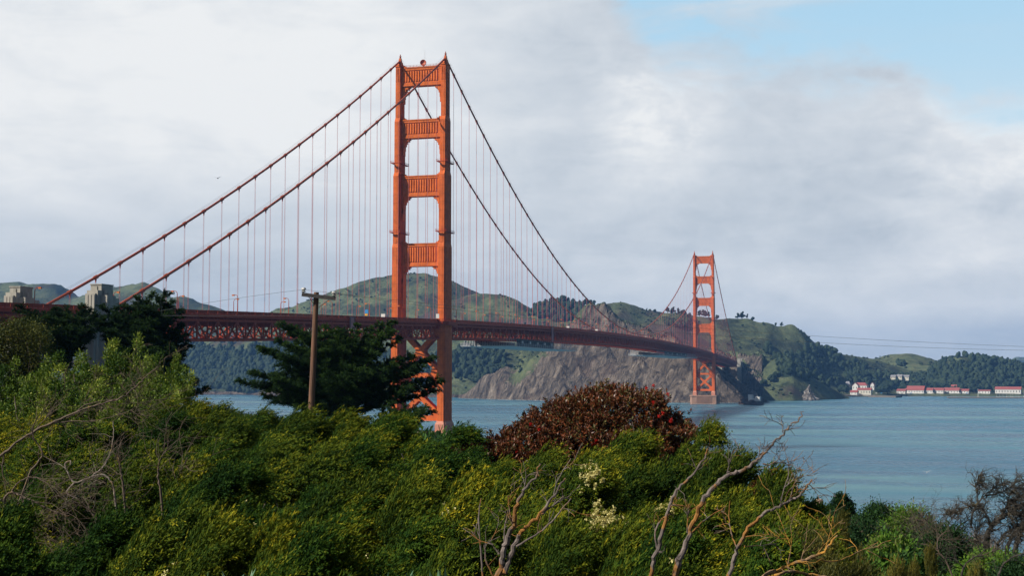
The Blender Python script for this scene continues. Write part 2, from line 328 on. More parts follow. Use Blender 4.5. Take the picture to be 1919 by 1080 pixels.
def rock_mat(name, c):
    m, g, b = new_mat(name); pos = g.node('ShaderNodeNewGeometry').outputs['Position']
    n = g.noise(g.mapping(pos, (1, 1, 0.4)), 0.35, 7, 0.7, 0.6); g.put(b.inputs['Base Color'], g.ramp(n, c)); b.inputs['Roughness'].default_value = 0.9
    bump(g, b, n, 1.0, 1.5); return m
MAT['searock'] = rock_mat('sea_rock', [(0.36, (0.03, 0.027, 0.026)), (0.52, (0.10, 0.085, 0.075)), (0.60, (0.34, 0.32, 0.30)), (0.7, (0.55, 0.53, 0.50))])
MAT['brownrock'] = rock_mat('brown_sea_rock', [(0.35, (0.04, 0.026, 0.02)), (0.6, (0.12, 0.07, 0.05)), (0.75, (0.2, 0.13, 0.1))])
def water_mat():
    m, g, b = new_mat('bay_water'); pos = g.node('ShaderNodeNewGeometry').outputs['Position']
    rot = (0, 0, -YAW)
    streak = g.noise(g.mapping(pos, (0.0035, 0.016, 1), rot), 1.0, 6, 0.62, 0.5); fine = g.noise(g.mapping(pos, (0.03, 0.09, 1), rot), 1.0, 5, 0.6)
    big = g.noise(g.mapping(pos, (0.0012, 0.0055, 1), rot), 1.0, 6, 0.55, 0.6)
    c = g.ramp(big, [(0.38, (0.034, 0.125, 0.205)), (0.5, (0.062, 0.180, 0.252)), (0.61, (0.125, 0.25, 0.275))])
    c = g.mix(g.ss(streak, 0.36, 0.62), (0.022, 0.095, 0.165), c)
    caps = g.noise(g.mapping(pos, (0.035, 0.16, 1), rot), 1.0, 3, 0.7, 0.3); cm = g.m('MULTIPLY', g.ss(caps, 0.70, 0.76), g.ss(streak, 0.42, 0.6))
    c = g.mix(g.m('MULTIPLY', cm, 0.6), c, (0.75, 0.78, 0.78))
    g.put(b.inputs['Base Color'], c); g.put(b.inputs['Roughness'], g.ss(streak, 0.3, 0.7, 0.16, 0.42)); b.inputs['IOR'].default_value = 1.33
    b.subsurface_method = 'BURLEY'; b.inputs['Subsurface Weight'].default_value = 0.85; b.inputs['Subsurface Radius'].default_value = (0.8, 1.0, 1.0); b.inputs['Subsurface Scale'].default_value = 70.0   # turbid water: light spreads under the surface
    w1 = g.noise(g.mapping(pos, (0.10, 0.28, 1), rot), 1.0, 6, 0.65, 0.3); w2 = g.noise(g.mapping(pos, (0.6, 1.2, 1), rot), 1.0, 3, 0.6)
    bump(g, b, g.m('ADD', w1, g.m('MULTIPLY', w2, 0.32)), 1.0, 1.6); return m
MAT['water'] = water_mat()
MAT['foam'] = simple('surf_foam', (0.72, 0.75, 0.75), (0.45, 0.52, 0.54), 0.2, 0.8)
MAT['soil'] = simple('dark_soil', (0.022, 0.024, 0.012), (0.045, 0.04, 0.022), 0.8, 0.95)

# ------------------------------------------------------------------ water, near ground, headlands
def sheet(name, pts, z, mat):
    o = MB().add([(x, y, z) for x, y in pts], [tuple(range(len(pts)))]).build(name, mat); return o
tag(sheet('water', [(-7000, -3000), (7000, -3000), (7000, 9000), (-7000, 9000)], 0.0, MAT['water']), kind='structure')

def rc_of(a):
    xs = [-180, -60, -16.2, -14.2, -6.2, -4.2, -2, 6, 11, 27, 34, 70, 100, 180]; ys = [600, 430, 430, 112, 110, 78, 60, 58, 36, 38, 200, 300, 600, 600]
    return np.interp(a, xs, ys)
def ground_z(px, Z):
    a = math.degrees(math.atan((px-959.5)/2494.0)); r = Z/math.cos(math.radians(a)); return float(gz(np.array([a]), np.array([r]))[0])
def gz(a, r):
    rc = rc_of(a); base = 44.5-1.5*np.clip((r-2)/6, 0, 1)-0.012*np.minimum(r, 100)
    base = base-np.clip(0.0049*(a-7.5), 0, .075)*np.clip(r-14, 0, 28)*np.where(a > 45, 0, 1)
    s = np.maximum(r-rc, 0); z = base-0.62*(np.sqrt(s*s+16)-4)
    z = z+(fbm(a*0.9+r*0.05, r*0.11, 3, 3)-0.5)*0.5*np.clip(r/10, 0, 1)
    return np.maximum(z, -4)
def near_ground():
    aa = np.concatenate([np.arange(-180, -40, 4), np.arange(-40, 45, 0.5), np.arange(45, 180.1, 4)])
    rr = np.concatenate([[0.0], np.geomspace(1.5, 700, 120)])
    A, Rr = np.meshgrid(aa, rr); z = gz(A.ravel(), Rr.ravel()).reshape(A.shape)
    ang = np.radians(A); x = CAM[0]+Rr*(np.cos(ang)*FWH[0]+np.sin(ang)*RT[0]); y = CAM[1]+Rr*(np.cos(ang)*FWH[1]+np.sin(ang)*RT[1])
    V = np.stack([x, y, z], -1).reshape(-1, 3); nr, na = A.shape
    i = np.arange((nr-1)*na).reshape(nr-1, na)[:, :-1].ravel(); F = np.stack([i, i+1, i+na+1, i+na], 1)
    tag(mesh_np('ground', V, F, MAT['soil'], smooth=True), kind='structure')
near_ground()

RIDGES = [  # name, points (px, py, Z), front slope, back slope, crest rounding
    ([(-700, 585, 3900), (-300, 545, 3900), (0, 533, 3900), (25, 529, 3900), (60, 527, 3900), (100, 535, 3900), (132, 549, 3900), (165, 551, 3850), (200, 541, 3800), (255, 536, 3750), (310, 545, 3700), (370, 565, 3650), (430, 589, 3600), (500, 612, 3600), (620, 660, 3600)], .5, .4, 40),
    ([(360, 650, 3250), (440, 612, 3250), (500, 591, 3250), (560, 571, 3250), (640, 547, 3250), (700, 531, 3250), (740, 522, 3250), (775, 516, 3250), (800, 514, 3250), (825, 519, 3250), (850, 527, 3250), (870, 538, 3250), (890, 549, 3250), (930, 575, 3250), (980, 600, 3250), (1040, 640, 3250)], .62, .5, 35),
    ([(660, 660, 3020), (780, 592, 3020), (850, 560, 3020), (890, 549, 3020), (915, 546, 3020), (945, 548, 3020), (965, 556, 3000), (990, 572, 2980), (1015, 590, 2960), (1040, 599, 2940), (1080, 608, 2920), (1130, 650, 2900)], .62, .5, 25),
    ([(560, 690, 2760), (700, 640, 2760), (780, 612, 2760), (840, 604, 2760), (900, 601, 2760), (960, 603, 2750), (1010, 606, 2740), (1055, 612, 2720), (1075, 625, 2700), (1110, 660, 2690)], .66, .3, 15),
    ([(940, 620, 2900), (985, 582, 2900), (1010, 571, 2900), (1050, 567, 2900), (1090, 567, 2900), (1112, 571, 2900), (1140, 568, 2900), (1165, 565, 2900), (1190, 571, 2900), (1210, 580, 2900), (1250, 592, 2900), (1290, 603, 2900), (1340, 618, 2900), (1400, 645, 2900)], .6, .5, 20),
    ([(1160, 650, 2700), (1190, 618, 2700), (1215, 600, 2700), (1250, 590, 2700), (1296, 594, 2720), (1342, 604, 2740), (1388, 604, 2760), (1443, 607, 2780), (1480, 616, 2800), (1510, 629, 2820), (1546, 648, 2850), (1575, 654, 2880), (1595, 661, 2900), (1638, 667, 2920), (1660, 674, 2950), (1720, 700, 2950)], .46, .4, 20),
    ([(1500, 715, 3150), (1560, 695, 3150), (1600, 684, 3150), (1640, 674, 3150), (1670, 669, 3150), (1700, 667, 3150), (1725, 669, 3150), (1749, 673, 3150), (1800, 690, 3150)], .22, .3, 25),
    ([(1700, 726, 2920), (1740, 702, 2920), (1765, 684, 2920), (1784, 674, 2920), (1808, 669, 2920), (1833, 671, 2920), (1854, 673, 2920), (1890, 680, 2920), (1919, 684, 2920), (2050, 675, 2920), (2300, 660, 2920), (2700, 690, 2920)], .5, .3, 30),
    ([(1870, 740, 2860), (1890, 731, 2860), (1919, 719, 2860), (1990, 705, 2860), (2200, 720, 2860)], .6, .1, 12),
    ([(1330, 680, 2390), (1395, 675, 2385), (1440, 673, 2380), (1465, 676, 2360), (1485, 688, 2330), (1510, 702, 2340), (1540, 718, 2360), (1565, 732, 2380), (1585, 743, 2400)], .5, .12, 8),
    ([(845, 756, 2450), (855, 748, 2450), (880, 734, 2420), (930, 706, 2370), (980, 680, 2330), (1020, 652, 2310), (1055, 616, 2300), (1082, 598, 2300), (1110, 594, 2300), (1158, 594, 2280), (1187, 599, 2260), (1205, 612, 2240), (1231, 623, 2210), (1257, 631, 2180), (1280, 646, 2150), (1300, 664, 2130), (1340, 688, 2110), (1380, 702, 2100), (1400, 722, 2090), (1425, 746, 2085)], 1.2, .3, 8),
    ([(7000, 700, 8000), (1560, 688, 8000), (1640, 672, 8000), (1656, 668, 8000), (1675, 674, 8000), (1720, 690, 8000), (1840, 690, 8000), (1880, 678, 8000), (1905, 670, 8000), (1925, 669, 8000), (1990, 690, 8000)], .5, .5, 40),
]
def terrain_height(U, Z, noisy=True):
    H = np.full(U.shape, -8.0)
    # low flats round the cove
    shore = np.interp(U, [1400, 1430, 1500, 1580, 1680, 1760, 2700], [2330, 2360, 2440, 2560, 2660, 2650, 2600])
    H = np.where(U > 1400, np.maximum(H, np.minimum((Z-shore)*0.12, 4.0+(Z-shore).clip(0)*0.012)), H)
    sh2 = np.interp(U, [-700, 0, 350, 560, 760, 830, 870], [3000, 2900, 2840, 2800, 2740, 2600, 2540])
    H = np.where(U < 870, np.maximum(H, np.minimum((Z-sh2)*0.35, 10.0+(Z-sh2).clip(0)*0.03)), H)
    for pts, sf, sb, w in RIDGES[:-1]:
        p = np.array(pts, float); u, y, zc = p[:, 0], p[:, 1], p[:, 2]
        hc = CAM[2]-(y-699.4)*zc/2494.0*1.0
        uu = np.linspace(u[0], u[-1], 240); hh = np.interp(uu, u, hc)
        k = np.ones(5)/5; hs = np.convolve(np.pad(hh, 2, 'edge'), k, 'valid')
        Hc = np.interp(U, uu, hs); Zc = np.interp(U, u, zc)
        out = np.maximum(u[0]-U, 0)+np.maximum(U-u[-1], 0); Hc = Hc-out*Zc/2494.0*0.6
        d = Z-Zc; s = np.where(d < 0, sf, sb); h = Hc-s*(np.sqrt(d*d+w*w)-w)
        H = np.maximum(H, h)
    if noisy:
        X = Z*(U-959.5)/2494.0; k = np.clip(H/60, 0, 1); cl = ((U > 850) & (U < 1428) & (Z < 2480))*np.clip(H/25, 0, 1)
        warp = fbm(X/220, Z/220, 5, 3)*1.6
        H = H+k*((ridged(X/190+warp, Z/420, 11, 4)-0.62)*38*np.clip(H/120, .3, 1)+(fbm(X/45, Z/60, 23, 4)-0.5)*9)
        H = H+cl*((ridged(X/66+Z/150+warp*.6, Z/190, 31, 4)-0.62)*52+(ridged(X/23+Z/40+warp, Z/60, 37, 4)-.6)*22)
    return H
def world_xy(U, Z):
    s = (U-959.5)/2494.0; return CAM[0]+Z*(FWH[0]+s*RT[0]), CAM[1]+Z*(FWH[1]+s*RT[1])
def ell(U, Y, cx, cy, rx, ry):
    return np.clip(1.6-1.6*np.sqrt(((U-cx)/rx)**2+((Y-cy)/ry)**2), 0, 1)
def cover(U, Y, Z, H, slope):
    X = Z*(U-959.5)/2494.0; n = fbm(X/70, Z/70, 41, 4)-0.5; n2 = fbm(X/160, Z/160, 47, 4)-0.5
    rock = np.zeros_like(H)
    cliff = (U > 850) & (U < 1428) & (Z < 2470)
    rock = np.where(cliff, np.clip((slope-0.55)*2.2, 0, 1), 0)
    rock = np.where(cliff & (Z < np.interp(U, [850, 1340, 1428], [2455, 2115, 2095])), np.maximum(rock, 0.72), rock)
    spur = np.exp(-(((U-1005)-(Y-660)*-0.75)/22)**2)*(Y > 630)*(Y < 722); rock = np.where(cliff, rock*(1-0.75*spur), rock)
    rock = np.maximum(rock, np.where(Z > 2450, np.clip(1.2-H/9.0, 0, 1)*np.clip(1-(U-900)/60, 0, 1), 0))
    wood = np.zeros_like(H)
    for e in ((560, 690, 330, 62), (300, 690, 200, 70), (900, 680, 70, 50), (1050, 585, 75, 26), (1275, 605, 40, 12), (1500, 690, 60, 34), (1530, 672, 50, 26), (1640, 715, 120, 22), (1600, 690, 40, 12), (1850, 705, 135, 50), (2100, 700, 260, 60), (1470, 722, 34, 12), (1720, 715, 60, 14), (1440, 655, 10, 14), (1690, 683, 14, 6)):
        wood = np.maximum(wood, ell(U, Y, *e))
    wood = np.clip(wood*1.5+n*1.5-0.25, 0, 1)*(H > 3)*(Z > 2290)
    wood = np.where((U > 1130) & (Y < 640) & (U < 1460) & (Z > 2600), np.maximum(wood, np.clip((n2-0.16)*8, 0, 1)), wood)
    wood = np.where(cliff, 0, wood)
    scr = np.clip(ell(U, Y, 950, 608, 130, 14)*1.4, 0, 1)
    scr = np.maximum(scr, ell(U, Y, 1250, 625, 75, 30)*0.8); scr = np.maximum(scr, ell(U, Y, 1400, 720, 45, 40)*.7)
    scr = np.maximum(scr, ell(U, Y, 1180, 585, 110, 22)*.5)
    scr = np.maximum(scr, np.clip((n2-0.06)*5, 0, .8))
    return np.stack([rock, wood, scr, np.ones_like(rock)], -1)
TU = np.linspace(-700, 2700, 1150); TZ = np.concatenate([np.arange(1960, 2480, 4.5), np.arange(2480, 3300, 10), np.arange(3300, 4500, 25)])
U, Zg = np.meshgrid(TU, TZ); Hg = terrain_height(U, Zg)
Yg = 699.4-(Hg-CAM[2])*2494.0/Zg
sl1 = np.abs(np.gradient(Hg, axis=0)/np.gradient(Zg, axis=0)); SLOPE = sl1
COV = cover(U, Yg, Zg, Hg, SLOPE)
def headlands():
    x, y = world_xy(U, Zg); V = np.stack([x, y, Hg], -1).reshape(-1, 3); nr, na = U.shape
    i = np.arange((nr-1)*na).reshape(nr-1, na)[:, :-1].ravel(); F = np.stack([i, i+1, i+na+1, i+na], 1)
    keep = (V[F][:, :, 2].max(1) > -2); F = F[keep]; used = np.unique(F); mp = np.full(len(V), -1); mp[used] = np.arange(len(used))
    tag(mesh_np('headland', V[used], mp[F], MAT['terrain'], smooth=True, attrs={'cover': ('FLOAT_COLOR', COV.reshape(-1, 4)[used])}), kind='structure')
    # far blue hills
    pts, sf, sb, w = RIDGES[-1]; p = np.array(sorted(pts)[:-1], float)
    uu = np.linspace(1560, 2000, 120); zz = np.linspace(7500, 8500, 30); A, B = np.meshgrid(uu, zz)
    hc = np.interp(A, p[:, 0], CAM[2]-(p[:, 1]-699.4)*8000/2494.0); d = B-8000; H = hc-.3*(np.sqrt(d*d+1600)-40)+(fbm(A/12, B/200, 3, 4)-.5)*18
    x, y = world_xy(A, B); V = np.stack([x, y, H], -1).reshape(-1, 3); na = len(uu); i = np.arange(29*na).reshape(29, na)[:, :-1].ravel()
    cv = np.zeros((len(V), 4)); cv[:, 3] = 1
    tag(mesh_np('distant_hills', V, np.stack([i, i+1, i+na+1, i+na], 1), MAT['terrain'], smooth=True, attrs={'cover': ('FLOAT_COLOR', cv)}), kind='structure')
headlands()
def th(px, Z):
    return float(terrain_height(np.array([[float(px)]]), np.array([[float(Z)]]))[0, 0])

def ico(sub=1):
    t = (1+5**.5)/2; v = [(-1, t, 0), (1, t, 0), (-1, -t, 0), (1, -t, 0), (0, -1, t), (0, 1, t), (0, -1, -t), (0, 1, -t), (t, 0, -1), (t, 0, 1), (-t, 0, -1), (-t, 0, 1)]
    f = [(0, 11, 5), (0, 5, 1), (0, 1, 7), (0, 7, 10), (0, 10, 11), (1, 5, 9), (5, 11, 4), (11, 10, 2), (10, 7, 6), (7, 1, 8), (3, 9, 4), (3, 4, 2), (3, 2, 6), (3, 6, 8), (3, 8, 9), (4, 9, 5), (2, 4, 11), (6, 2, 10), (8, 6, 7), (9, 8, 1)]
    v = [np.array(q)/np.linalg.norm(q) for q in v]
    for _ in range(sub):
        nf = []; c = {}
        def mid(a, b):
            k = (min(a, b), max(a, b))
            if k not in c: q = v[a]+v[b]; v.append(q/np.linalg.norm(q)); c[k] = len(v)-1
            return c[k]
        for a, b, d in f:
            x, y, z = mid(a, b), mid(b, d), mid(d, a); nf += [(a, x, z), (b, y, x), (d, z, y), (x, y, z)]
        f = nf
    return np.array(v), np.array(f)
ICO1 = ico(1)
def blobs(C, S, rng, jag=0.28):
    """many lumpy crowns: C centres (n,3), S sizes (n,3) -> V, F, tint"""
    bv, bf = ICO1; n = len(C); k = len(bv)
    r = 1+rng.uniform(-jag, jag, (n, k, 1)); V = C[:, None, :]+bv[None]*r*S[:, None, :]
    F = (bf[None]+(np.arange(n)*k)[:, None, None]).reshape(-1, 3)
    t = np.repeat(rng.uniform(0, 1, n), k)*0.7+rng.uniform(0, .3, n*k); return V.reshape(-1, 3), F, t
def far_forest():
    rng = np.random.default_rng(5)
    n = 90000; u = rng.uniform(-150, 2250, n); z = rng.uniform(2300, 3300, n)
    iu = np.clip(np.searchsorted(TU, u), 0, len(TU)-1); iz = np.clip(np.searchsorted(TZ, z), 0, len(TZ)-1)
    w = COV[iz, iu, 1]; h = Hg[iz, iu]; keep = (w > rng.uniform(0.25, 0.9, n)) & (h > 2.5) & ~((u > 1570) & (z < 2740))
    u, z, h = u[keep], z[keep], h[keep]; x, y = world_xy(u, z); m = min(len(u), 15000); x, y, h, u = x[:m], y[:m], h[:m], u[:m]
    s = rng.uniform(2.4, 6.2, m)*np.where(u < 900, 1.15, 1.0); hs = s*rng.uniform(0.9, 1.5, m)
    C = np.stack([x, y, h+hs*0.55], -1); S = np.stack([s, s, hs], -1)
    V, F, t = blobs(C, S, rng)
    # upper tufts break the outline of each crown
    C2 = C+np.stack([rng.uniform(-.6, .6, m)*s, rng.uniform(-.6, .6, m)*s, hs*rng.uniform(.4, .9, m)], -1); V2, F2, t2 = blobs(C2, S*0.5, rng)
    tag(mesh_np('wooded_slope', np.concatenate([V, V2]), np.concatenate([F, F2+len(V)]), MAT['far_forest'], attrs={'tint': ('FLOAT', np.concatenate([t, t2]))}),
        'dark woods covering the lower slopes of the far headlands', 'woods', kind='stuff')
    # low bushes dotted over the grassy slopes
    n = 30000; u = rng.uniform(300, 1900, n); z = rng.uniform(2120, 3250, n)
    iu = np.clip(np.searchsorted(TU, u), 0, len(TU)-1); iz = np.clip(np.searchsorted(TZ, z), 0, len(TZ)-1); h = Hg[iz, iu]
    dens = np.clip((fbm(u/16, z/30, 61, 4)-0.5)*5, 0, 1); keep = (h > 6) & (dens > rng.uniform(0, 1, n)) & (COV[iz, iu, 0] < 0.5) & (COV[iz, iu, 1] < .4)
    u, z, h = u[keep][:1300], z[keep][:1300], h[keep][:1300]; x, y = world_xy(u, z); m = len(u); s = rng.uniform(1.2, 3.2, m)
    V, F, t = blobs(np.stack([x, y, h+s*.3], -1), np.stack([s, s, s*.7], -1), rng)
    tag(mesh_np('hillside_brush', V, F, MAT['far_forest'], attrs={'tint': ('FLOAT', np.clip(t+.15, 0, 1))}), 'low dark brush dotted over the grassy headland slopes', 'brush', kind='stuff')
far_forest()

def ridge_trees():
    rng = np.random.default_rng(12); protos = []
    for kind in range(4):
        V = []; F = []; T = []; n0 = 0
        m = [9, 7, 11, 8][kind]
        ang = rng.uniform(0, 6.28, m); hh = np.linspace(.35, .98, m); rad = ([.34, .2, .45, .3][kind])*np.sqrt(np.clip(1.15-hh, .08, 1))
        C = np.stack([np.cos(ang)*rad*.75, np.sin(ang)*rad*.75, hh*.95], -1); S = np.stack([rad*.62+.07, rad*.62+.07, rad*.36+.06], -1)
        v, f, t = blobs(C, S, rng, .4); protos.append((v, f, t))
    spots = [(987, 12), (1001, 15), (1012, 11), (1023, 13), (1034, 16), (1045, 15), (1055, 20), (1064, 14), (1075, 13), (1086, 11), (1099, 15), (1107, 11), (1114, 12),
             (1213, 8), (1228, 7), (1252, 12), (1262, 13), (1272, 13), (1282, 11), (1312, 13), (1320, 15), (1329, 12), (1345, 9), (1384, 12), (1392, 14), (1402, 10), (1412, 8), (1455, 7), (1466, 8)]
    first = {}
    for i, (px, h) in enumerate(spots):
        if px < 1130: Z = 2900
        elif px < 1240: Z = 2880
        else: Z = float(np.interp(px, [1250, 1296, 1342, 1388, 1443, 1480], [2700, 2720, 2740, 2760, 2780, 2800]))
        z0 = th(px, Z); x, y = XY(px, Z); k = i % 4; v, f, t = protos[k]; sz = h*1.05
        where = 'on the wooded ridge between the towers' if px < 1130 else ('on the saddle left of the far tower' if px < 1240 else ('on the brown ridge behind the far tower' if px < 1340 else 'on the hilltop right of the far tower'))
        j = [q for q, (p, _) in enumerate(spots) if (p < 1130) == (px < 1130) and (1130 <= p < 1240) == (1130 <= px < 1240) and (1240 <= p < 1340) == (1240 <= px < 1340)].index(i)
        o = empty('ridge_tree', (x, y, z0-.5), None, 'skyline tree, %s from the left %s' % (ordinal(j), where), 'tree', 'trees along the far skyline', rng.uniform(0, 6))
        if k not in first:
            tr = MB().tube([(0, 0, -.03), (.01, 0, .4), (0, .01, .85)], [.035, .028, .008], 5).build('trunk', MAT['bark_dark'], o)
            cr = mesh_np('crown', v, f, MAT['far_forest'], o, attrs={'tint': ('FLOAT', t*.5)}); first[k] = (tr, cr)
        else:
            for q in first[k]: c = q.copy(); col.objects.link(c); c.parent = o
        o.scale = (sz, sz, sz)
ridge_trees()
# ------------------------------------------------------------------ the bridge
def road_z(y):
    if y < 0: return 75.0+y*0.0268
    if y > 1280: return 75.0-(y-1280)*0.0268
    return 75.0+7.3*(1-((y-640)/640.0)**2)
CX = 13.7; TOPZ = 226.0
def cable_z(y):
    if y < 0:
        t = -y/343.0; return TOPZ+(64.5-TOPZ)*t-4*7.5*t*(1-t)
    if y > 1280:
        t = (y-1280)/343.0; return TOPZ+(64.5-TOPZ)*t-4*7.5*t*(1-t)
    return 85.6+(TOPZ-85.6)*((y-640)/640.0)**2
bridge = empty('suspension_bridge', (0, 0, 0), None, 'long orange suspension bridge with two tall towers crossing the strait', 'bridge')

def leg_plan(a, b):
    return [(-a*.78, -b), (a*.78, -b), (a*.78, -b*.86), (a, -b*.86), (a, b*.86), (a*.78, b*.86), (a*.78, b), (-a*.78, b), (-a*.78, b*.86), (-a, b*.86), (-a, -b*.86), (-a*.78, -b*.86)]
SECT = [(19.0, 75.0, 2.30, 7.4), (75.0, 119.5, 2.15, 7.0), (119.5, 160.5, 1.95, 6.2), (160.5, 192.0, 1.80, 4.8), (192.0, 221.5, 1.65, 3.6)]
def tower(y0, label):
    t = empty('tower', (0, y0, 0), bridge, label); W = lambda mb, n, m: mb.build(n, m, t)
    # pier and flared steel foot
    p = MB(); oct_ = lambda hx, hy, c: [(-hx+c, -hy), (hx-c, -hy), (hx, -hy+c), (hx, hy-c), (hx-c, hy), (-hx+c, hy), (-hx, hy-c), (-hx, -hy+c)]
    p.prism(oct_(21, 10.5, 3), -6, 11.2).prism(oct_(21.6, 11.1, 3), 11.2, 13.2)
    for k in range(-11, 12): p.box(k*1.0-.28, k*1.0+.28, -10.95, -10.4, 1.5, 10.8)
    W(p, 'pier', MAT['pier'])
    for s in (-1, 1):
        f = MB(); cx = s*CX
        f.prism([(cx+x*1.38, y*1.16) for x, y in leg_plan(2.3, 7.4)], 13.2, 17.6).prism([(cx+x*1.38, y*1.16) for x, y in leg_plan(2.3, 7.4)], 17.6, 19.4, [(cx+x*1.03, y*1.03) for x, y in leg_plan(2.3, 7.4)])
        W(f, 'leg_foot', MAT['faded'])
        L = MB()
        for i, (z0, z1, a, b) in enumerate(SECT):
            pl = [(cx+x, y) for x, y in leg_plan(a, b)]
            if i < 4:
                na, nb = SECT[i+1][2:]; sh = 2.2
                L.prism(pl, z0, z1-sh); L.prism(pl, z1-sh, z1, [(cx+x, y) for x, y in leg_plan(na+.03, nb+.03)])
            else: L.prism(pl, z0, z1)
            for q in (-.62, -.31, 0, .31, .62):   # vertical flutes on the long faces
                for e in (-1, 1): L.box(cx+e*a-.14, cx+e*a+.14, q*b-.11*b, q*b+.03*b, z0+.3, z1-(2.4 if i < 4 else 4.5))
            for e in (-1, 1): L.box(cx-.34*a, cx+.34*a, e*b-.10, e*b+.10, z0+.3, z1-(2.6 if i < 4 else 4.5))
        # fluted top of the leg
        a, b = SECT[4][2:]
        for q in (-.5, 0, .5):
            for e in (-1, 1): L.box(cx+q*a*1.2-.22, cx+q*a*1.2+.22, e*b-.25, e*b+.25, 213.0, 220.6)
        L.prism([(cx+x*1.12, y*1.08) for x, y in leg_plan(a, b)], 221.5, 222.6)
        W(L, 'leg', MAT['orange'])
        h = MB(); h.prism([(cx+x*.8, y*.86) for x, y in leg_plan(a, b)], 222.6, 225.2, [(cx+x*.55, y*.5) for x, y in leg_plan(a, b)])
        h.prism([(cx+x*.5, y*.36) for x, y in leg_plan(a, b)], 225.2, 227.3, [(cx+x*.3, y*.2) for x, y in leg_plan(a, b)])
        W(h, 'cable_saddle', MAT['orange'])
        bc = MB().tube([(cx, 0, 227.3), (cx, 0, 228.2)], .45, 8).tube([(cx, 0, 228.2), (cx, 0, 228.5)], .7, 8).tube([(cx, 0, 228.5), (cx, 0, 229.6)], .28, 8)
        W(bc, 'beacon', MAT['cable'])
        for zr, a, b in ((165.4, 1.98, 6.3), (125.6, 2.12, 7.1)):     # walkway rings with railing
            r = MB(); w = 1.0
            for x0, x1, y_0, y_1 in ((-a-w, a+w, -b-w, -b-.02), (-a-w, a+w, b+.02, b+w), (-a-w, -a-.02, -b, b), (a+.02, a+w, -b, b)):
                r.box(cx+x0, cx+x1, y_0, y_1, zr, zr+.28)
            pts = [(cx-a-w, -b-w), (cx+a+w, -b-w), (cx+a+w, b+w), (cx-a-w, b+w)]
            for i in range(4):
                p0, p1 = np.array(pts[i]), np.array(pts[(i+1) % 4])
                for hz in (.75, 1.35): r.bar((*p0, zr+hz), (*p1, zr+hz), .08, .08)
                m = max(2, int(np.linalg.norm(p1-p0)/2))
                for j in range(m): q = p0+(p1-p0)*j/m; r.bar((*q, zr+.2), (*q, zr+1.4), .09, .09)
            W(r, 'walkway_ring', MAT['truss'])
    # portal struts between the legs
    for zt, zb, a, hd, big in ((221.0, 210.6, 1.65, 2.0, 0), (190.6, 180.4, 1.80, 2.1, 0), (158.2, 146.8, 1.95, 2.3, 1), (119.4, 106.8, 2.15, 2.5, 2)):
        g = CX-a+.02; s = MB()
        s.box(-g, g, -hd, hd, zb+.35, zt-.35)
        for e in (-1, 1):
            s.box(-g, g, e*hd-.35, e*hd+.35, zt-1.5, zt-.3); s.box(-g, g, e*hd-.30, e*hd+.30, zb+.3, zb+1.5)   # chord bands
            s.box(-g, -g+1.6, e*hd-.28, e*hd+.28, zb+1.5, zt-1.5); s.box(g-1.6, g, e*hd-.28, e*hd+.28, zb+1.5, zt-1.5)
            n = 13; x0, x1 = -g+2.0, g-2.0
            for k in range(n):   # upright pleats
                xa = x0+(x1-x0)*k/n; xb = x0+(x1-x0)*(k+1)/n; xm = (xa+xb)/2; ya = e*(hd-.01); yb = e*(hd+.42)
                za, zc = zb+2.1, zt-2.1
                poly = [(xa+.12, ya), (xm-.22, yb), (xm+.22, yb), (xb-.12, ya)]
                s.prism(poly if e < 0 else poly[::-1], za+.55, zc)
                pt = [(xa+.12, ya), (xm, ya-e*-.02), (xm+.02, ya-e*-.02), (xb-.12, ya)]
                s.prism(pt if e < 0 else pt[::-1], za-.2, za+.55, poly if e < 0 else poly[::-1])
        s.box(-g, g, -hd-.55, hd+.55, zt-.3, zt+.25); s.box(-g, g, -hd-.5, hd+.5, zb-.25, zb+.3)
        W(s, 'cross_strut', MAT['strut'])
        for e in (-1, 1):
            c = MB(); X = lambda d, x0, x1, z0, z1: c.box(min(e*(g-x0), e*(g-x1)), max(e*(g-x0), e*(g-x1)), -hd*.92, hd*.92, z0, z1)
            X(0, 0, 4.6, zb-1.0, zb-.25); X(0, 0, 3.9, zb-1.9, zb-1.0); X(0, 0, 2.5, zb-3.2, zb-1.9); X(0, 0, 1.9, zb-4.6, zb-3.2)
            X(0, 0, 1.3, zb-7.2, zb-4.6)
            if big: X(0, 0, .95, zb-(14.0 if big == 1 else 24.0), zb-7.2)
            for zz in ((zb-10, zb-7.2),): X(0, 0, 1.05, *zz)
            W(c, 'strut_bracket', MAT['strut']); c = MB()
            X(0, 0, 2.6, zt+.25, zt+.9); X(0, 0, 1.5, zt+.9, zt+1.6); W(c, 'strut_shoulder', MAT['strut'])
    # crossed bracing below the deck
    g = CX-2.3+.05
    for z0, z1 in ((22.6, 43.2), (46.6, 70.5)):
        for e in (-1, 1):
            b = MB()
            for yy in (-2.6, 2.6):
                b.bar((-g*e, yy, z0), (g*e, yy, z1), 1.0, 2.7)
            b.bar((-g*e, 0, z0), (g*e, 0, z1), 4.2, 1.6)
            W(b, 'diagonal_brace', MAT['orange'])
        n = MB(); zm = (z0+z1)/2
        n.extr([(-2.6, zm-1), (-1, zm-2.6), (1, zm-2.6), (2.6, zm-1), (2.6, zm+1), (1, zm+2.6), (-1, zm+2.6), (-2.6, zm+1)], -3.14, 3.14, 1); W(n, 'gusset_plate', MAT['orange'])
        for e in (-1, 1):
            for zz, u in ((z0, 1), (z1, -1)):
                n = MB().extr([(e*g, zz-u*1.2), (e*(g-4.6), zz-u*1.2), (e*(g-4.6), zz+u*1.4), (e*g, zz+u*4.4)], -3.12, 3.12, 1); W(n, 'gusset_plate', MAT['orange'])
    for z0, z1 in ((19.4, 22.3), (43.6, 46.2)): W(MB().box(-g, g, -3.3, 3.3, z0, z1), 'tie_beam', MAT['orange'])
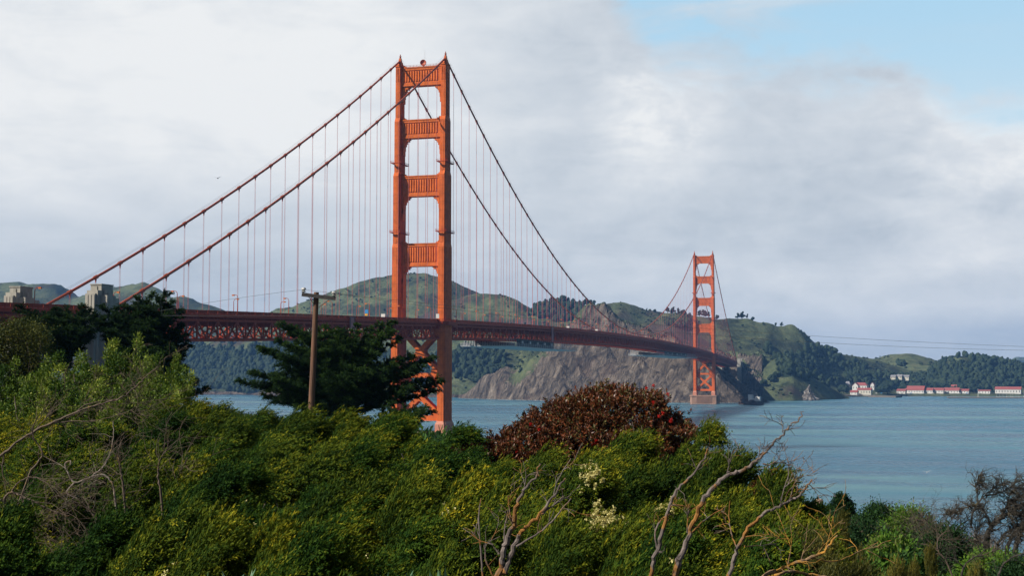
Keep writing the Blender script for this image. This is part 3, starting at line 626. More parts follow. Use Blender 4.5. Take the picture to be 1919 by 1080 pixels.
    # platform bulging round each leg at deck level
    for s in (-1, 1):
        q = MB(); zr = 75.0
        ring = [(s*(CX-2.2), -13), (s*(CX+2.6), -11.5), (s*(CX+5.0), -8), (s*(CX+5.0), 8), (s*(CX+2.6), 11.5), (s*(CX-2.2), 13)]
        if s < 0: ring = ring[::-1]
        q.prism(ring, zr-1.9, zr-.02)
        rr = ring if s > 0 else ring[::-1]
        for i in range(5):
            p0, p1 = np.array(rr[i]), np.array(rr[i+1])
            for hz in (.5, .95, 1.4): q.bar((*p0, zr+hz), (*p1, zr+hz), .1, .1)
            m = max(2, int(np.linalg.norm(p1-p0)/1.2))
            for j in range(m): w = p0+(p1-p0)*j/m; q.bar((*w, zr-.1), (*w, zr+1.4), .1, .1)
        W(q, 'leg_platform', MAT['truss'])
    return t
t1 = tower(0, 'near tower of the bridge, tall in the middle of the view'); t2 = tower(1280, 'far tower of the bridge, small beside the headland')
# radio dish and mast on top of the near tower
d = MB(); n = 16; rings = []
c0 = np.array([0.4, -0.6, 223.9]); ax = np.array([.05, -1, .12]); ax = ax/np.linalg.norm(ax); e1 = np.cross(ax, (0, 0, 1)); e1 /= np.linalg.norm(e1); e2 = np.cross(e1, ax)
for r, z in ((.05, -.55), (.7, -.45), (1.3, -.15), (1.7, .35), (1.78, .35), (1.78, -.5), (1.2, -1.1), (.05, -1.3)):
    rings.append([c0+ax*z+(e1*math.cos(2*math.pi*k/n)+e2*math.sin(2*math.pi*k/n))*r for k in range(n)])
d.add(sum(rings, []), [(i*n+k, i*n+(k+1) % n, (i+1)*n+(k+1) % n, (i+1)*n+k) for i in range(len(rings)-1) for k in range(n)])
d.box(.1, .7, -.3, .4, 221.2, 223.0); d.build('radio_dish', MAT['cable'], t1)
MB().tube([(1.2, 0, 221.2), (1.2, 0, 231.5)], [.09, .05], 5).build('antenna_mast', MAT['palemetal'], t1)
rl = MB()
for yy in (-1.9, 1.9):
    for hz in (221.9, 222.5): rl.bar((-11, yy, hz), (11, yy, hz), .1, .1)
    for k in range(12): rl.bar((-11+k*2, yy, 221.2), (-11+k*2, yy, 222.6), .1, .1)
rl.build('strut_railing', MAT['truss'], t1)

# main cables with their bands
SUS_Y = [-15.24*k for k in range(1, 22)][::-1]+[15.24*k for k in range(1, 84)]+[1280+15.24*k for k in range(1, 22)]
for s in (-1, 1):
    c = MB(); ys = np.unique(np.concatenate([np.linspace(-352, 0, 60), np.linspace(0, 1280, 170), np.linspace(1280, 1630, 60)]+[[y-.82, y-.8, y+.8, y+.82] for y in SUS_Y]))
    isb = lambda y: any(abs(y-q) < .81 for q in SUS_Y)
    c.tube([(s*CX, y, cable_z(y)) for y in ys], [.74 if isb(y) else .52 for y in ys], 8); c.build('main_cable', MAT['cable'], bridge)
    for e in (-.55, .55):
        MB().tube([(s*CX+e, y, cable_z(y)+1.6) for y in ys], .035, 4).build('hand_rope', MAT['wire'], bridge)
sus = sorted([(math.hypot(s*CX-CAM[0], y-CAM[1]), s, y) for s in (-1, 1) for y in SUS_Y if cable_z(y) > road_z(y)+2.5])
rest = MB()
for i, (_, s, y) in enumerate(sus):
    m = MB() if i < 100 else rest; zt, zb = cable_z(y), road_z(y)-.5
    for e in (-.28, .28): m.tube([(s*CX, y+e, zb), (s*CX, y+e, zt-.3)], .052, 4)
    m.tube([(s*CX, y, zt-1.9), (s*CX, y, zt-.6)], [.16, .38], 5)
    if i < 100: m.build('suspender', MAT['rope'], bridge)
tag(rest.build('suspender', MAT['rope'], bridge), kind='stuff')

# deck: slab, walkways, railings, floor beams; two stiffening trusses
Y0, Y1, PAN = -450.0, 1623.0, 7.62
deck = empty('deck', (0, 0, 0), bridge)
st = np.arange(Y0, Y1+.1, PAN)
rs = MB(); wk = MB(); fb = MB(); lat = MB(); rail = {-1: MB(), 1: MB()}; tru = {-1: MB(), 1: MB()}; fas = {-1: MB(), 1: MB()}
def span_clear(y): return min(abs(y), abs(y-1280)) > 8.6
for i in range(len(st)-1):
    a, b = st[i], st[i+1]; za, zb = road_z(a), road_z(b)
    rs.bar((0, a, za-.35), (0, b, zb-.35), 19.6, .6)
    for s in (-1, 1):
        wk.bar((s*11.2, a, za-.12), (s*11.2, b, zb-.12), 2.6, .5)
        if span_clear((a+b)/2):
            fas[s].bar((s*13.25, a, za-.55), (s*13.25, b, zb-.55), 1.3, 1.1); fas[s].bar((s*13.98, a, za-.95), (s*13.98, b, zb-.95), .16, .5)
            R = rail[s]
            R.bar((s*13.55, a, za+1.32), (s*13.55, b, zb+1.32), .22, .2); R.bar((s*13.55, a, za+.18), (s*13.55, b, zb+.18), .16, .14)
            R.bar((s*13.55, a+.2, za+.75), (s*13.55, b-.2, zb+.75), .05, .95)      # close-set pickets read as a panel
            for k in range(3): yy = a+(b-a)*k/3; zz = za+(zb-za)*k/3; R.bar((s*13.55, yy, zz-.1), (s*13.55, yy, zz+1.45), .24, .24)
    for k in range(2):   # bracket knees under the walkway
        yy = a+(b-a)*k/2; zz = za+(zb-za)*k/2
        for s in (-1, 1):
            if span_clear(yy): fas[s].bar((s*13.9, yy, zz-1.1), (s*13.9, yy, zz-2.0), .3, .3)
    fb.box(-13.3, 13.3, a-.25, a+.25, za-4.0, za-.72)
    for x in (-8, -4.8, -1.6, 1.6, 4.8, 8): fb.bar((x, a, za-1.15), (x, b, zb-1.15), .3, .9)
    if a < -352 and False: continue
    lat.bar((-13.2, a, za-9.3), (13.2, b, zb-9.3), .5, .4); lat.bar((13.2, a, za-9.32), (-13.2, b, zb-9.32), .5, .4); lat.bar((-13.2, a, za-9.1), (13.2, a, za-9.1), .4, .5)
    for s in (-1, 1): lat.bar((s*13.2, a, za-9.0), (s*4, a, za-4.0), .35, .35)
    for s in (-1, 1):
        if not (span_clear(a) and span_clear(b)): continue
        T = tru[s]; x = s*13.45
        T.bar((x, a, za-2.25), (x, b, zb-2.25), .75, .95); T.bar((x, a, za-9.55), (x, b, zb-9.55), .8, .95)
        T.bar((x, a, za-2.2), (x, a, za-9.5), .55, .38 if i % 2 else .6, (0, 1, 0))
        up = i % 2 == 0
        T.bar((x, a, za-(2.3 if up else 9.5)), (x, b, zb-(9.5 if up else 2.3)), .5, .52)
        zc = za-(2.9 if up else 8.9)
        T.extr([(a-1.0, zc+.6), (a+1.0, zc+.6), (a+.5, zc-.75), (a-.5, zc-.75)] if up else [(a-.5, zc+.75), (a+.5, zc+.75), (a+1.0, zc-.6), (a-1.0, zc-.6)], x-.34, x+.34, 0)
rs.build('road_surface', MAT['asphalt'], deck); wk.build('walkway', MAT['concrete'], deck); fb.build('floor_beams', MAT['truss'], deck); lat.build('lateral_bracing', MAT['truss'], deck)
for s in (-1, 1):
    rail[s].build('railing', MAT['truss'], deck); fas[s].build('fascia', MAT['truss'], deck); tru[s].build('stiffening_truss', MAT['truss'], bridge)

# concrete pylons that carry the ends of the suspended spans
def near_pylon(s, label):
    x, y = (CX+2.3, -347.5) if s > 0 else (-CX-1.4, -344.5); o = empty('concrete_pylon', (x, y, 40), None, label, 'bridge pylon', 'stepped concrete pylons at the left end of the bridge'); m = MB()
    m.box(-1.9, 1.9, -3.2, 3.2, 0, 33.4); m.box(-2.5, 2.5, -2.4, 2.4, 0, 31.9)
    for e in (-1, 1): m.box(-.5, .5, e*3.2-.25, e*3.2+.25, 0, 33.0); m.box(e*2.5-.2, e*2.5+.2, -.6, .6, 0, 31.4)
    m.build('shaft', MAT['concrete'], o)
    b = MB().box(-1.6, 2.2, -5.6, -3.2, 0, 31.6).box(-1.7, 1.7, -6.3, -5.6, 0, 30.6)
    for k in (-.8, .3, 1.4): b.box(k-.15, k+.15, -6.42, -6.3, 0, 30.2)
    b.box(1.9, 4.6, -4.2, .6, 0, 30.1).box(-1.4, 2.4, 3.2, 6.2, 0, 29.6)
    b.build('buttress', MAT['concrete'], o)
    c = MB().box(-2.1, 2.1, -3.4, 3.4, 33.4, 33.75); c.build('cap', MAT['concrete'], o)
near_pylon(1, 'stepped grey concrete pylon in front of the nearer cable end, cypress branches at its foot')
near_pylon(-1, 'stepped grey concrete pylon behind an orange lamp post at far left')
def far_pylon(s, label):
    x, y = s*(CX+2.5), 1634; o = empty('far_pylon', (x, y, 25), None, label, 'bridge pylon', 'concrete pylons at the far end of the bridge'); m = MB()
    m.box(-3, 3, -5, 5, 0, 46); m.box(-3.6, 3.6, -3, 3, 0, 43); m.build('shaft', MAT['concrete'], o)
    b = MB().box(-2.6, 2.6, 5, 22, 0, 41).box(-3.2, 3.2, 22, 28, 0, 47)
    for k in range(4): b.box(2.5, 2.9, 6.5+k*4, 8.5+k*4, 0, 40)
    b.build('wall', MAT['concrete'], o); MB().box(-3.3, 3.3, -5.3, 5.3, 46, 47).build('cap', MAT['concrete'], o)
far_pylon(1, 'pale fluted concrete pylon at the far deck end, on the bay side')
far_pylon(-1, 'pale concrete pylon half hidden behind the deck end, on the ocean side')

# ------------------------------------------------------------------ lamps, vehicles and works on the bridge
def lamp_proto(o, d):
    p = MB().tube([(0, 0, 0), (0, 0, 6.6)], [.17, .12], 6).box(-.28, .28, -.28, .28, 0, .9); a = MB()
    arc = [(0, 0, 6.6)]+[(d*(1.1-1.1*math.cos(t)), 0, 6.6+1.1*math.sin(t)) for t in np.linspace(.2, math.pi/2, 5)]+[(d*1.7, 0, 7.72)]
    a.tube(arc, .1, 6); h = MB().box(min(d*1.4, d*2.4), max(d*1.4, d*2.4), -.3, .34, 7.5, 7.82)
    g = MB().box(min(d*1.5, d*2.3), max(d*1.5, d*2.3), -.26, .26, 7.28, 7.5)
    p.build('post', MAT['truss'], o); a.build('arm', MAT['truss'], o); h.build('lamp_head', MAT['orange'], o); g.build('lamp_glass', MAT['lampglass'], o)
LY = [-295.2+45.72*k for k in range(-1, 42)]; protos = {}
for s in (1, -1):
    north = 0; south = 0; mine = [y for y in LY if not (abs(y) < 9 or abs(y-1280) < 9)]
    before = [y for y in mine if y < 0]
    for y in mine:
        side = 'near railing' if s > 0 else 'far railing'
        if y < 0: lab = 'orange lamp post on the %s, %s left of the near tower' % (side, ordinal(len(before)-1-before.index(y)))
        elif y < 1280: lab = 'small lamp post on the %s, %s right of the near tower' % (side, ordinal([q for q in mine if 0 < q].index(y)))
        else: lab = 'tiny lamp post on the %s, %s beyond the far tower' % (side, ordinal([q for q in mine if q > 1280].index(y)))
        o = empty('street_lamp', (s*12.6, y, road_z(y)+.1), None, lab, 'street lamp', 'curved orange lamp posts along the bridge deck')
        if s not in protos: lamp_proto(o, -s); protos[s] = list(o.children)
        else:
            for c in protos[s]: q = c.copy(); col.objects.link(q); q.parent = o
# sign hung on one lamp
def y_of_px(px, x=CX):
    lo, hi = -450.0, 1600.0
    for _ in range(60):
        m = (lo+hi)/2; v = np.array([x, m, 76.0])-CAM; u = 959.5+FPX*float(v@RT)/float(v@FW)
        if u < px: lo = m
        else: hi = m
    return lo
ys = y_of_px(688); o = empty('road_sign', (13.3, ys, road_z(ys)+.1), None, 'blue panel over a yellow plate on a post above the deck railing', 'sign')
MB().tube([(0, 0, 0), (0, 0, 4.6)], .07, 5).build('post', MAT['truss'], o); MB().box(-.9, .9, -.14, -.06, 2.7, 4.5).build('blue_panel', MAT['blue'], o); MB().box(-.7, .7, -.14, -.06, 1.6, 2.6).build('lower_panel', MAT['yellow'], o)
ys = y_of_px(812); o = empty('notice_board', (16.2, ys, 75.0), None, 'white square board on the railing platform beside the near tower leg', 'sign')
MB().box(-.9, .9, -.08, .08, 1.2, 3.6).build('board', MAT['white'], o); MB().tube([(-.7, .12, 0), (-.7, .12, 3.5)], .06, 5).tube([(.7, .12, 0), (.7, .12, 3.5)], .06, 5).build('post', MAT['truss'], o)

def vehicle(px, x, kind, label, cat):
    y = y_of_px(px, x); z = road_z(y)+.02; o = empty({'van': 'delivery_van', 'truck': 'work_truck', 'car': 'parked_car'}[kind], (x, y, z), None, label, cat)
    W, L, H = {'van': (2.1, 6.2, 2.9), 'truck': (2.3, 7.5, 2.3), 'car': (1.8, 4.6, 1.5)}[kind]; body = MAT['yellow'] if kind == 'truck' else MAT['white']
    sec = {'van': [(-L/2, .45), (L/2, .45), (L/2, 1.2), (L/2-.9, 1.5), (L/2-1.7, H), (-L/2, H)], 'truck': [(-L/2, .6), (L/2, .6), (L/2, 1.4), (L/2-.8, 1.6), (L/2-1.3, H), (L/2-2.9, H), (L/2-2.9, 1.3), (-L/2, 1.3)],
           'car': [(-L/2, .35), (L/2, .35), (L/2, .8), (L/2-1, .95), (L/2-1.7, H), (-L/2+1.2, H), (-L/2+.3, .95), (-L/2, .9)]}[kind]
    MB().extr(sec, -W/2, W/2, 0).build('body', body, o)
    w = MB()
    for e in (-1, 1): w.extr([(L/2-2.6, 1.45 if kind != 'car' else .98), (L/2-1.15, 1.45 if kind != 'car' else .98), (L/2-1.75, H-.2), (L/2-2.6, H-.2)], e*W/2-.02, e*W/2+.02, 0)
    w.build('side_window', MAT['window'], o)
    for e in (-1, 1):
        for yy in (-L*.3, L*.32): MB().tube([(e*W/2-.12, yy, .38), (e*W/2+.06, yy, .38)], .38, 10).build('wheel', MAT['tyre'], o)
    if kind == 'truck':
        MB().box(-W/2, W/2, -L/2, .6, 1.3, 2.5).box(-W/2+.1, W/2-.1, -L/2+.1, .4, 2.5, 3.3).build('load', MAT['yellow'], o); MB().box(-.9, .9, -L/2-.5, -L/2-.35, 1.8, 4.4).build('arrow_board', MAT['darkmetal'], o)
vehicle(1056, 12.0, 'truck', 'yellow work truck on the deck above the near railing, past the pink sheeting', 'truck')
vehicle(1066, 11.8, 'van', 'white van just ahead of the yellow work truck on the deck', 'van')
vehicle(1119, 11.8, 'van', 'white van showing over the railing where the cable dips to the deck', 'van')
vehicle(722, 11.8, 'van', 'white van beside the railing a little left of the near tower', 'van')

def sheeting(px, w, label, over):
    y = y_of_px(px); z = road_z(y); o = empty('containment_sheet', (14.3, y, z), None, label, 'sheeting', 'pink work sheeting hung on the truss'); m = MB(); n = 10
    pts = [(i/n*w-w/2, .12*math.sin(i*1.9)) for i in range(n+1)]
    for k in range(5):
        z0, z1 = -(10.2 if over else 6.0)+k*2.2, -(10.2 if over else 6.0)+(k+1)*2.2; z1 = min(z1, .9); o_ = .25*math.sin(k*1.4)
        if z0 > .8: continue
        for i in range(n): 
            (a, xa), (b, xb) = pts[i], pts[i+1]; m.add([(xa, a+o_, z0), (xb, b+o_, z0), (xb, b+o_, z1-.06), (xa, a+o_, z1-.06), (xa-.25, a+o_, z0), (xb-.25, b+o_, z0), (xb-.25, b+o_, z1-.06), (xa-.25, a+o_, z1-.06)], [(0, 1, 2, 3), (5, 4, 7, 6), (0, 4, 5, 1), (3, 2, 6, 7), (1, 5, 6, 2), (0, 3, 7, 4)])
    m.build('sheet', MAT['tarp'], o); f = MB()
    for e in (-1, 1): f.bar((.2, e*w*.5, .6), (.2, e*w*.5, -10.3 if over else -6.2), .2, .2)
    f.bar((.2, -w*.5, .7), (.2, w*.5, .7), .2, .25); f.build('support_frame', MAT['darkmetal'], o)
sheeting(658, 5.5, 'pink sheeting panel covering the top of the truss left of the near tower', False)
sheeting(1034, 6.5, 'tall wavy strip of pink sheeting down the truss between the two towers', True)

def works_platform(p0, p1, net0, net1, label):
    ya, yb = y_of_px(p0), y_of_px(p1); ym = (ya+yb)/2; zb = road_z(ym)-10.0; o = empty('maintenance_platform', (0, ym, zb), None, label, 'work platform', 'work platforms slung under the deck')
    h = (yb-ya)/2; dk = MB(); dk.box(-17, 17, -h, h, -5.6, -5.2); dk.build('floor', MAT['palemetal'], o); r = MB()
    for z in (-4.6, -4.0, -3.2):
        for x in (-17, 17): r.bar((x, -h, z), (x, h, z), .14, .14)
        for y in (-h, h): r.bar((-17, y, z), (17, y, z), .14, .14)
    m = max(6, int(h/3))
    for k in range(m+1):
        y = -h+2*h*k/m
        for x in (-17, 17): r.bar((x, y, -5.4), (x, y, -3.0), .14, .14)
    r.build('guard_rail', MAT['palemetal'], o); hg = MB()
    for k in range(m+1):
        y = -h+2*h*k/m
        for x in (-14.6, 14.6): hg.bar((x, y, -5.2), (x, y, .2), .18, .18); hg.bar((x, y, -5.2), (x, min(y+h/m, h), -.1), .1, .1)
    for x in (-14.6, 14.6): hg.bar((x, -h, -5.1), (x, h, -5.1), .2, .2)
    for y in (-h, h): hg.bar((-14.6, y, -5.1), (14.6, y, -5.1), .2, .2)
    hg.build('hanger', MAT['palemetal'], o); n = MB(); y_0, y_1 = y_of_px(net0)-ym, y_of_px(net1)-ym
    n.box(14.9, 15.2, y_0, y_1, -5.0, -.3).box(-15.2, -14.9, y_0, y_1, -5.0, -.3).box(-14.9, 14.9, y_0, y_1, -5.15, -4.9); n.build('netting', MAT['net'], o)
    c = MB()
    for k in range(5): y = y_0+(y_1-y_0)*(k+.5)/5; c.box(15.3, 16.4, y-1.6, y+1.6, -3.0, -1.4)
    c.build('site_cabin', MAT['palemetal'], o)
works_platform(947, 1076, 965, 1034, 'long pale work platform with dark netting slung under the deck midway between the towers')
works_platform(1229, 1302, 1243, 1285, 'pale work platform slung under the deck just left of the far tower')

# ------------------------------------------------------------------ rocks, surf, harbour
def rock(px, py, Z, hw, hh, label, mat, prof, seed, name='sea_rock'):
    x, y = XY(px, Z); rng = np.random.default_rng(seed); v, f = ico(4); V = v.copy()
    z = (v[:, 2]+1)/2; w = np.interp(z, [p[0] for p in prof], [p[1] for p in prof]); off = np.interp(z, [p[0] for p in prof], [p[2] for p in prof])
    ang = np.arctan2(v[:, 1], v[:, 0]); n = ridged(ang*2.2+3, z*4, seed, 4)-.6; n2 = fbm(v[:, 0]*5+9, v[:, 2]*9+v[:, 1]*5, seed+3, 3)-.5
    rad = w*(1+n*.55+n2*.5); q = np.maximum(np.hypot(v[:, 0], v[:, 1]), 1e-6); cx, cy = v[:, 0]/q*rad, v[:, 1]/q*rad
    a = off; V = np.stack([(cx+a)*hw*RT[0]+cy*hw*.8*FWH[0], (cx+a)*hw*RT[1]+cy*hw*.8*FWH[1], (z*1.08-.08)*hh+n2*hh*.1], -1)
    o = mesh_np(name, V, f, mat); o.location = (x, y, 0); return tag(o, label, 'rock')
rock(1517, 751, 2245, 13.5, 26, 'pointed grey and white sea rock rising alone from the bay', MAT['searock'], [(0, 1.12, 0), (.15, 1.02, 0), (.35, .72, -.1), (.6, .42, -.2), (.85, .17, -.12), (1, .03, -.05)], 3)
rock(1412, 761, 1925, 12.5, 7.5, 'low brown rock carrying a white ruin beside the far tower', MAT['brownrock'], [(0, 1.05, 0), (.3, 1, 0), (.7, .8, 0), (1, .5, 0)], 5)
rock(1396, 758, 1960, 9, 9.5, 'rounded brown rock against the cliff foot beyond the far tower', MAT['brownrock'], [(0, 1.05, 0), (.4, 1, 0), (.75, .72, 0), (1, .15, 0)], 8)
x, y = XY(1414, 1922); o = empty('ruined_station', (x, y, 5.5), None, 'roofless white ruin standing on the low brown rock', 'ruin', rz=YAW)
m = MB().box(-9, -8.4, -3, 3, 0, 9.5).box(-8.4, -3.4, -3, -2.4, 0, 9.0).box(-8.4, -3.4, 2.4, 3, 0, 9.5).box(-3.4, -2.8, -3, 3, 0, 8.0).box(-2.8, 1.0, -2.9, -2.3, 0, 3.6)
m.box(1.0, 1.6, -3, 3, 0, 6.8).box(1.6, 2.6, -3, -2.4, 0, 6.6).box(4.0, 5.2, -3, -2.4, 0, 7.2).box(6.6, 7.6, -3, -2.4, 0, 6.4).box(2.6, 7.6, -3, -2.4, 0, 2.4).box(2.6, 7.6, -3, -2.4, 5.2, 6.2).box(7.6, 8.2, -3, 3, 0, 6.6).box(1.6, 7.6, 2.4, 3, 0, 6)
m.build('wall', MAT['white'], o); MB().tube([(3, 0, 0), (3, 0, 11)], .25, 5).build('mast', MAT['darkmetal'], o)

def surf():
    rng = np.random.default_rng(9); V = []; F = []
    for u in np.arange(850, 1420, 2.4):
        zs = np.arange(1965, 2480, 3.0); h = terrain_height(np.full(zs.shape, float(u)), zs, True); i = np.argmax(h > 0.2)
        if h[i] <= .2 or rng.random() < .30: continue
        Z = zs[i]; w = rng.uniform(4, 15)*(1.6 if 910 < u < 1020 else 1); 
        a = world_xy(u-1.4, Z+2); b = world_xy(u+1.4, Z+2); c = world_xy(u+1.2, Z-w); d_ = world_xy(u-1.2, Z-w*rng.uniform(.6, 1))
        n = len(V); V += [(*a, .06), (*b, .06), (*c, .06), (*d_, .06)]; F.append((n, n+3, n+2, n+1))
    for cx, Z, r in ((1320, 1962, 26), (1517, 2232, 15), (1411, 1912, 15)):
        for k in range(26):
            t = rng.uniform(0, 6.28); q = r*rng.uniform(.9, 1.35); u = cx+q*math.cos(t)*2494/Z; z = Z+q*.5*math.sin(t); w = rng.uniform(1, 4)
            n = len(V); V += [(*world_xy(u-w, z), .07), (*world_xy(u+w, z), .07), (*world_xy(u+w*.6, z-w*.8), .07), (*world_xy(u-w*.6, z-w*.8), .07)]; F.append((n, n+1, n+2, n+3))
    tag(mesh_np('surf', V, F, MAT['foam']), kind='structure')
surf()

def house(px0, px1, Z, hw, roofh, label, depth=11, wall='white', roof='redroof', name='house', hip=0.0, z=None, windows=0, gable_front=False):
    xm = (px0+px1)/2; w = (px1-px0)*Z/2494.0; z = max(th(xm, Z)-.4, 3.4) if z is None else z; x, y = XY(xm, Z); o = empty(name, (x, y, z), None, label, 'building', 'buildings along the far shore', YAW); h = hw
    dp = depth/2; MB().box(-w/2, w/2, -dp, dp, -3, h).build('wall', MAT[wall], o); r = MB(); e = .7
    if gable_front:
        MB().extr([(-w/2, h), (w/2, h), (0, h+roofh-.2)], -dp, dp, 1).build('gable', MAT[wall], o)
        for s in (-1, 1): r.add([(s*(w/2+e), -dp-e, h-.3), (s*(w/2+e), dp+e, h-.3), (0, dp+e, h+roofh), (0, -dp-e, h+roofh), (s*(w/2+e), -dp-e, h+.15), (s*(w/2+e), dp+e, h+.15), (0, dp+e, h+roofh+.45), (0, -dp-e, h+roofh+.45)], [(0, 1, 2, 3), (7, 6, 5, 4), (0, 3, 7, 4), (1, 5, 6, 2), (0, 4, 5, 1)])
    else:
        i = hip*w/2
        r.add([(-w/2-e, -dp-e, h), (w/2+e, -dp-e, h), (w/2+e, dp+e, h), (-w/2-e, dp+e, h), (-w/2-e+i, 0, h+roofh), (w/2+e-i, 0, h+roofh)], [(3, 2, 1, 0), (0, 1, 5, 4), (1, 2, 5), (2, 3, 4, 5), (3, 0, 4)])
    r.build('roof', MAT[roof], o); n = windows or max(2, int(w/5))
    for k in range(min(n, 9)):
        xx = -w/2+w*(k+.5)/min(n, 9); MB().box(xx-.7, xx+.7, -dp-.06, -dp+.1, h*.35, h*.75).build('window', MAT['window'], o)
    return o
house(1600, 1626, 2690, 8, 6, 'white house with a red hip roof on the lawn above the cove', hip=.45, depth=14, z=13)
house(1598, 1609, 2672, 8.5, 6, 'white gabled wing standing in front of the red hip roofed house', gable_front=True, z=12)
house(1607, 1633, 2610, 9, 4, 'long cream hall with a red roof beside the dark wharf', wall='cream', z=4)
house(1594, 1607, 2606, 4.5, 4, 'low white shed with red roof left of the cream hall', z=4)
house(1632, 1639, 2700, 9, 5, 'narrow white gabled house half hidden by trees, right of the red hip roofed house', gable_front=True, z=13)
house(1583, 1594, 2720, 8, 7, 'weathered pinkish house with a steep roof among trees', wall='cream', roof='greyroof', hip=.6, z=14)
house(1588, 1597, 2790, 5, 3, 'small white cottage high among the trees', z=29, hip=.3)
for i, (a, b, zz, t) in enumerate(((1556, 1564, 37, 'left'), (1564, 1572, 35, 'middle'), (1571, 1578, 33, 'right'))): house(a, b, 2800-i*8, 6, 4, '%s house of the stepped grey roofed row on the wooded slope' % t, roof='greyroof', wall='cream', z=zz)
for i, (a, b, zz, t) in enumerate(((1670, 1679, 33, 'leftmost grey roofed house seen between trees above the red roofs'), (1681, 1691, 34, 'middle grey roofed house seen between trees above the red roofs'), (1692, 1704, 33, 'rightmost grey roofed house seen between trees above the red roofs'))): house(a, b, 2830, 5, 4, t, roof='greyroof', wall='cream', z=zz)
house(1681, 1697, 2700, 5, 4, 'small red roofed building at the left end of the shore row', z=5)
house(1698, 1732, 2712, 6, 9, 'largest red roofed building, tall roof, in the shore row', z=5, depth=18)
house(1731, 1748, 2702, 6, 5, 'white fronted building right of the largest red roof', z=5)
house(1747, 1768, 2700, 6, 5, 'red roofed building in the middle of the shore row', z=5)
house(1770, 1797, 2700, 5.5, 6, 'long low red roofed building right of the middle of the shore row', z=5)
house(1796, 1815, 2694, 5, 4, 'red roofed building at the right end of the shore row', z=5)
house(1783, 1804, 2760, 11, 6, 'taller red roofed barrack behind the shore row', z=5)
house(1804, 1820, 2764, 12, 4, 'two storey block with red roof behind the right end of the shore row', z=5)
house(1834, 1855, 2690, 6, 2.5, 'white shed with a thin red roof standing alone behind the flagpole', z=4)
house(1866, 1912, 2690, 9, 5.5, 'long white boathouse with red roof at far right behind the breakwater', z=4, windows=9)

def wharf():
    o = empty('wharf', (*XY(1640, 2560), 0), None, 'long dark timber wharf on piles below the cream hall', 'wharf'); d = MB(); p = MB(); base = np.array([*XY(1640, 2560), 0])
    for a, b, z0, z1, Z0, Z1 in ((1583, 1640, 2.4, 3.6, 2590, 2570), (1632, 1684, -.5, 3.2, 2545, 2500)):
        q0, q1 = np.array([*XY(a, Z0), (z0+z1)/2])-base, np.array([*XY(b, Z1), (z0+z1)/2])-base; d.bar(q0, q1, 22, z1-z0)
        for k in range(14):
            q = q0+(q1-q0)*(k+.5)/14; p.bar((q[0]-FWH[0]*10, q[1]-FWH[1]*10, -3), (q[0]-FWH[0]*10, q[1]-FWH[1]*10, z0+.1), 1.1, 1.1, (1, 0, 0))
    d.build('deck', MAT['timber'], o); p.build('piles', MAT['timber'], o)
    o = empty('breakwater', (*XY(1850, 2420), 0), None, 'low dark stone breakwater in front of the boathouse', 'breakwater'); base = np.array([*XY(1850, 2420), 0]); m = MB()
    q0, q1 = np.array([*XY(1774, 2440), .3])-base, np.array([*XY(2020, 2400), .3])-base; m.bar(q0, q1, 9, 3.4); m.build('sea_wall', MAT['timber'], o)
    c = MB().bar(q0+(0, 0, 1.9), q1+(0, 0, 1.9), 7.5, .4); c.build('coping', MAT['concrete'], o)
    o = empty('flagpole', (*XY(1832, 2480), 0), None, 'tall bare white pole rising from the shore left of the boathouse', 'flagpole'); MB().tube([(0, 0, 0), (0, 0, 17)], [.45, .3], 6).build('pole', MAT['white'], o); MB().box(-2.2, 2.2, -1.5, 1.5, -1, 2.6).build('base', MAT['concrete'], o)
    # masts of boats behind the breakwater, a shed line of parked cars
    rng = random.Random(4)
    for k in range(9):
        px = 1868+k*6+rng.uniform(-2, 2); o = empty('sailboat', (*XY(px, 2462), 0), None, 'white sailboat moored behind the breakwater, %s from the left' % ordinal(k), 'sailboat', 'sailboats moored behind the breakwater', YAW+.3)
        if k == 0:
            h = MB().add([(-1.3, -3.6, 1.3), (1.3, -3.6, 1.3), (1.5, 0, 1.4), (0, 4.4, 1.7), (-1.5, 0, 1.4), (-.8, -3.4, -.4), (.8, -3.4, -.4), (.9, 0, -.4), (0, 3.4, -.4), (-.9, 0, -.4)], [(0, 1, 2, 3, 4), (9, 8, 7, 6, 5), (0, 5, 6, 1), (1, 6, 7, 2), (2, 7, 8, 3), (3, 8, 9, 4), (4, 9, 5, 0)]); a = h.build('hull', MAT['white'], o)
            b = MB().box(-.8, .8, -1.8, 1.2, 1.35, 2.3).build('cabin', MAT['cream'], o); c = MB().tube([(0, .6, 1), (0, .6, 14)], .14, 5).build('mast', MAT['palemetal'], o); first = (a, b, c)
        else:
            for q in first: r = q.copy(); col.objects.link(r); r.parent = o
            o.scale = [rng.uniform(.85, 1.1)]*3
    cols = [MAT['white'], MAT['palemetal'], MAT['darkmetal'], MAT['blue']]
    for k in range(16):
        px = 1640+k*13.2+rng.uniform(-3, 3); Z = 2676; o = empty('parked_car', (*XY(px, Z), 4.75), None, '%s car from the left parked along the far shore road' % ordinal(k), 'car', 'cars parked along the far shore', YAW+rng.uniform(-.2, .2))
        sec = [(-2.3, .35), (2.3, .35), (2.3, .85), (1.3, 1.0), (.6, 1.55), (-1.2, 1.55), (-2.0, 1.0), (-2.3, .95)]; m = MB().extr(sec, -.9, .9, 1); m.build('body', cols[(k*7) % 4] if k % 3 else cols[0], o)
        w = MB()
        for xx in (-1.4, 1.4):
            for e in (-.85, .85): w.tube([(xx, e-.1, .34), (xx, e+.1, .34)], .34, 8)
        w.build('wheels', MAT['tyre'], o)
wharf()
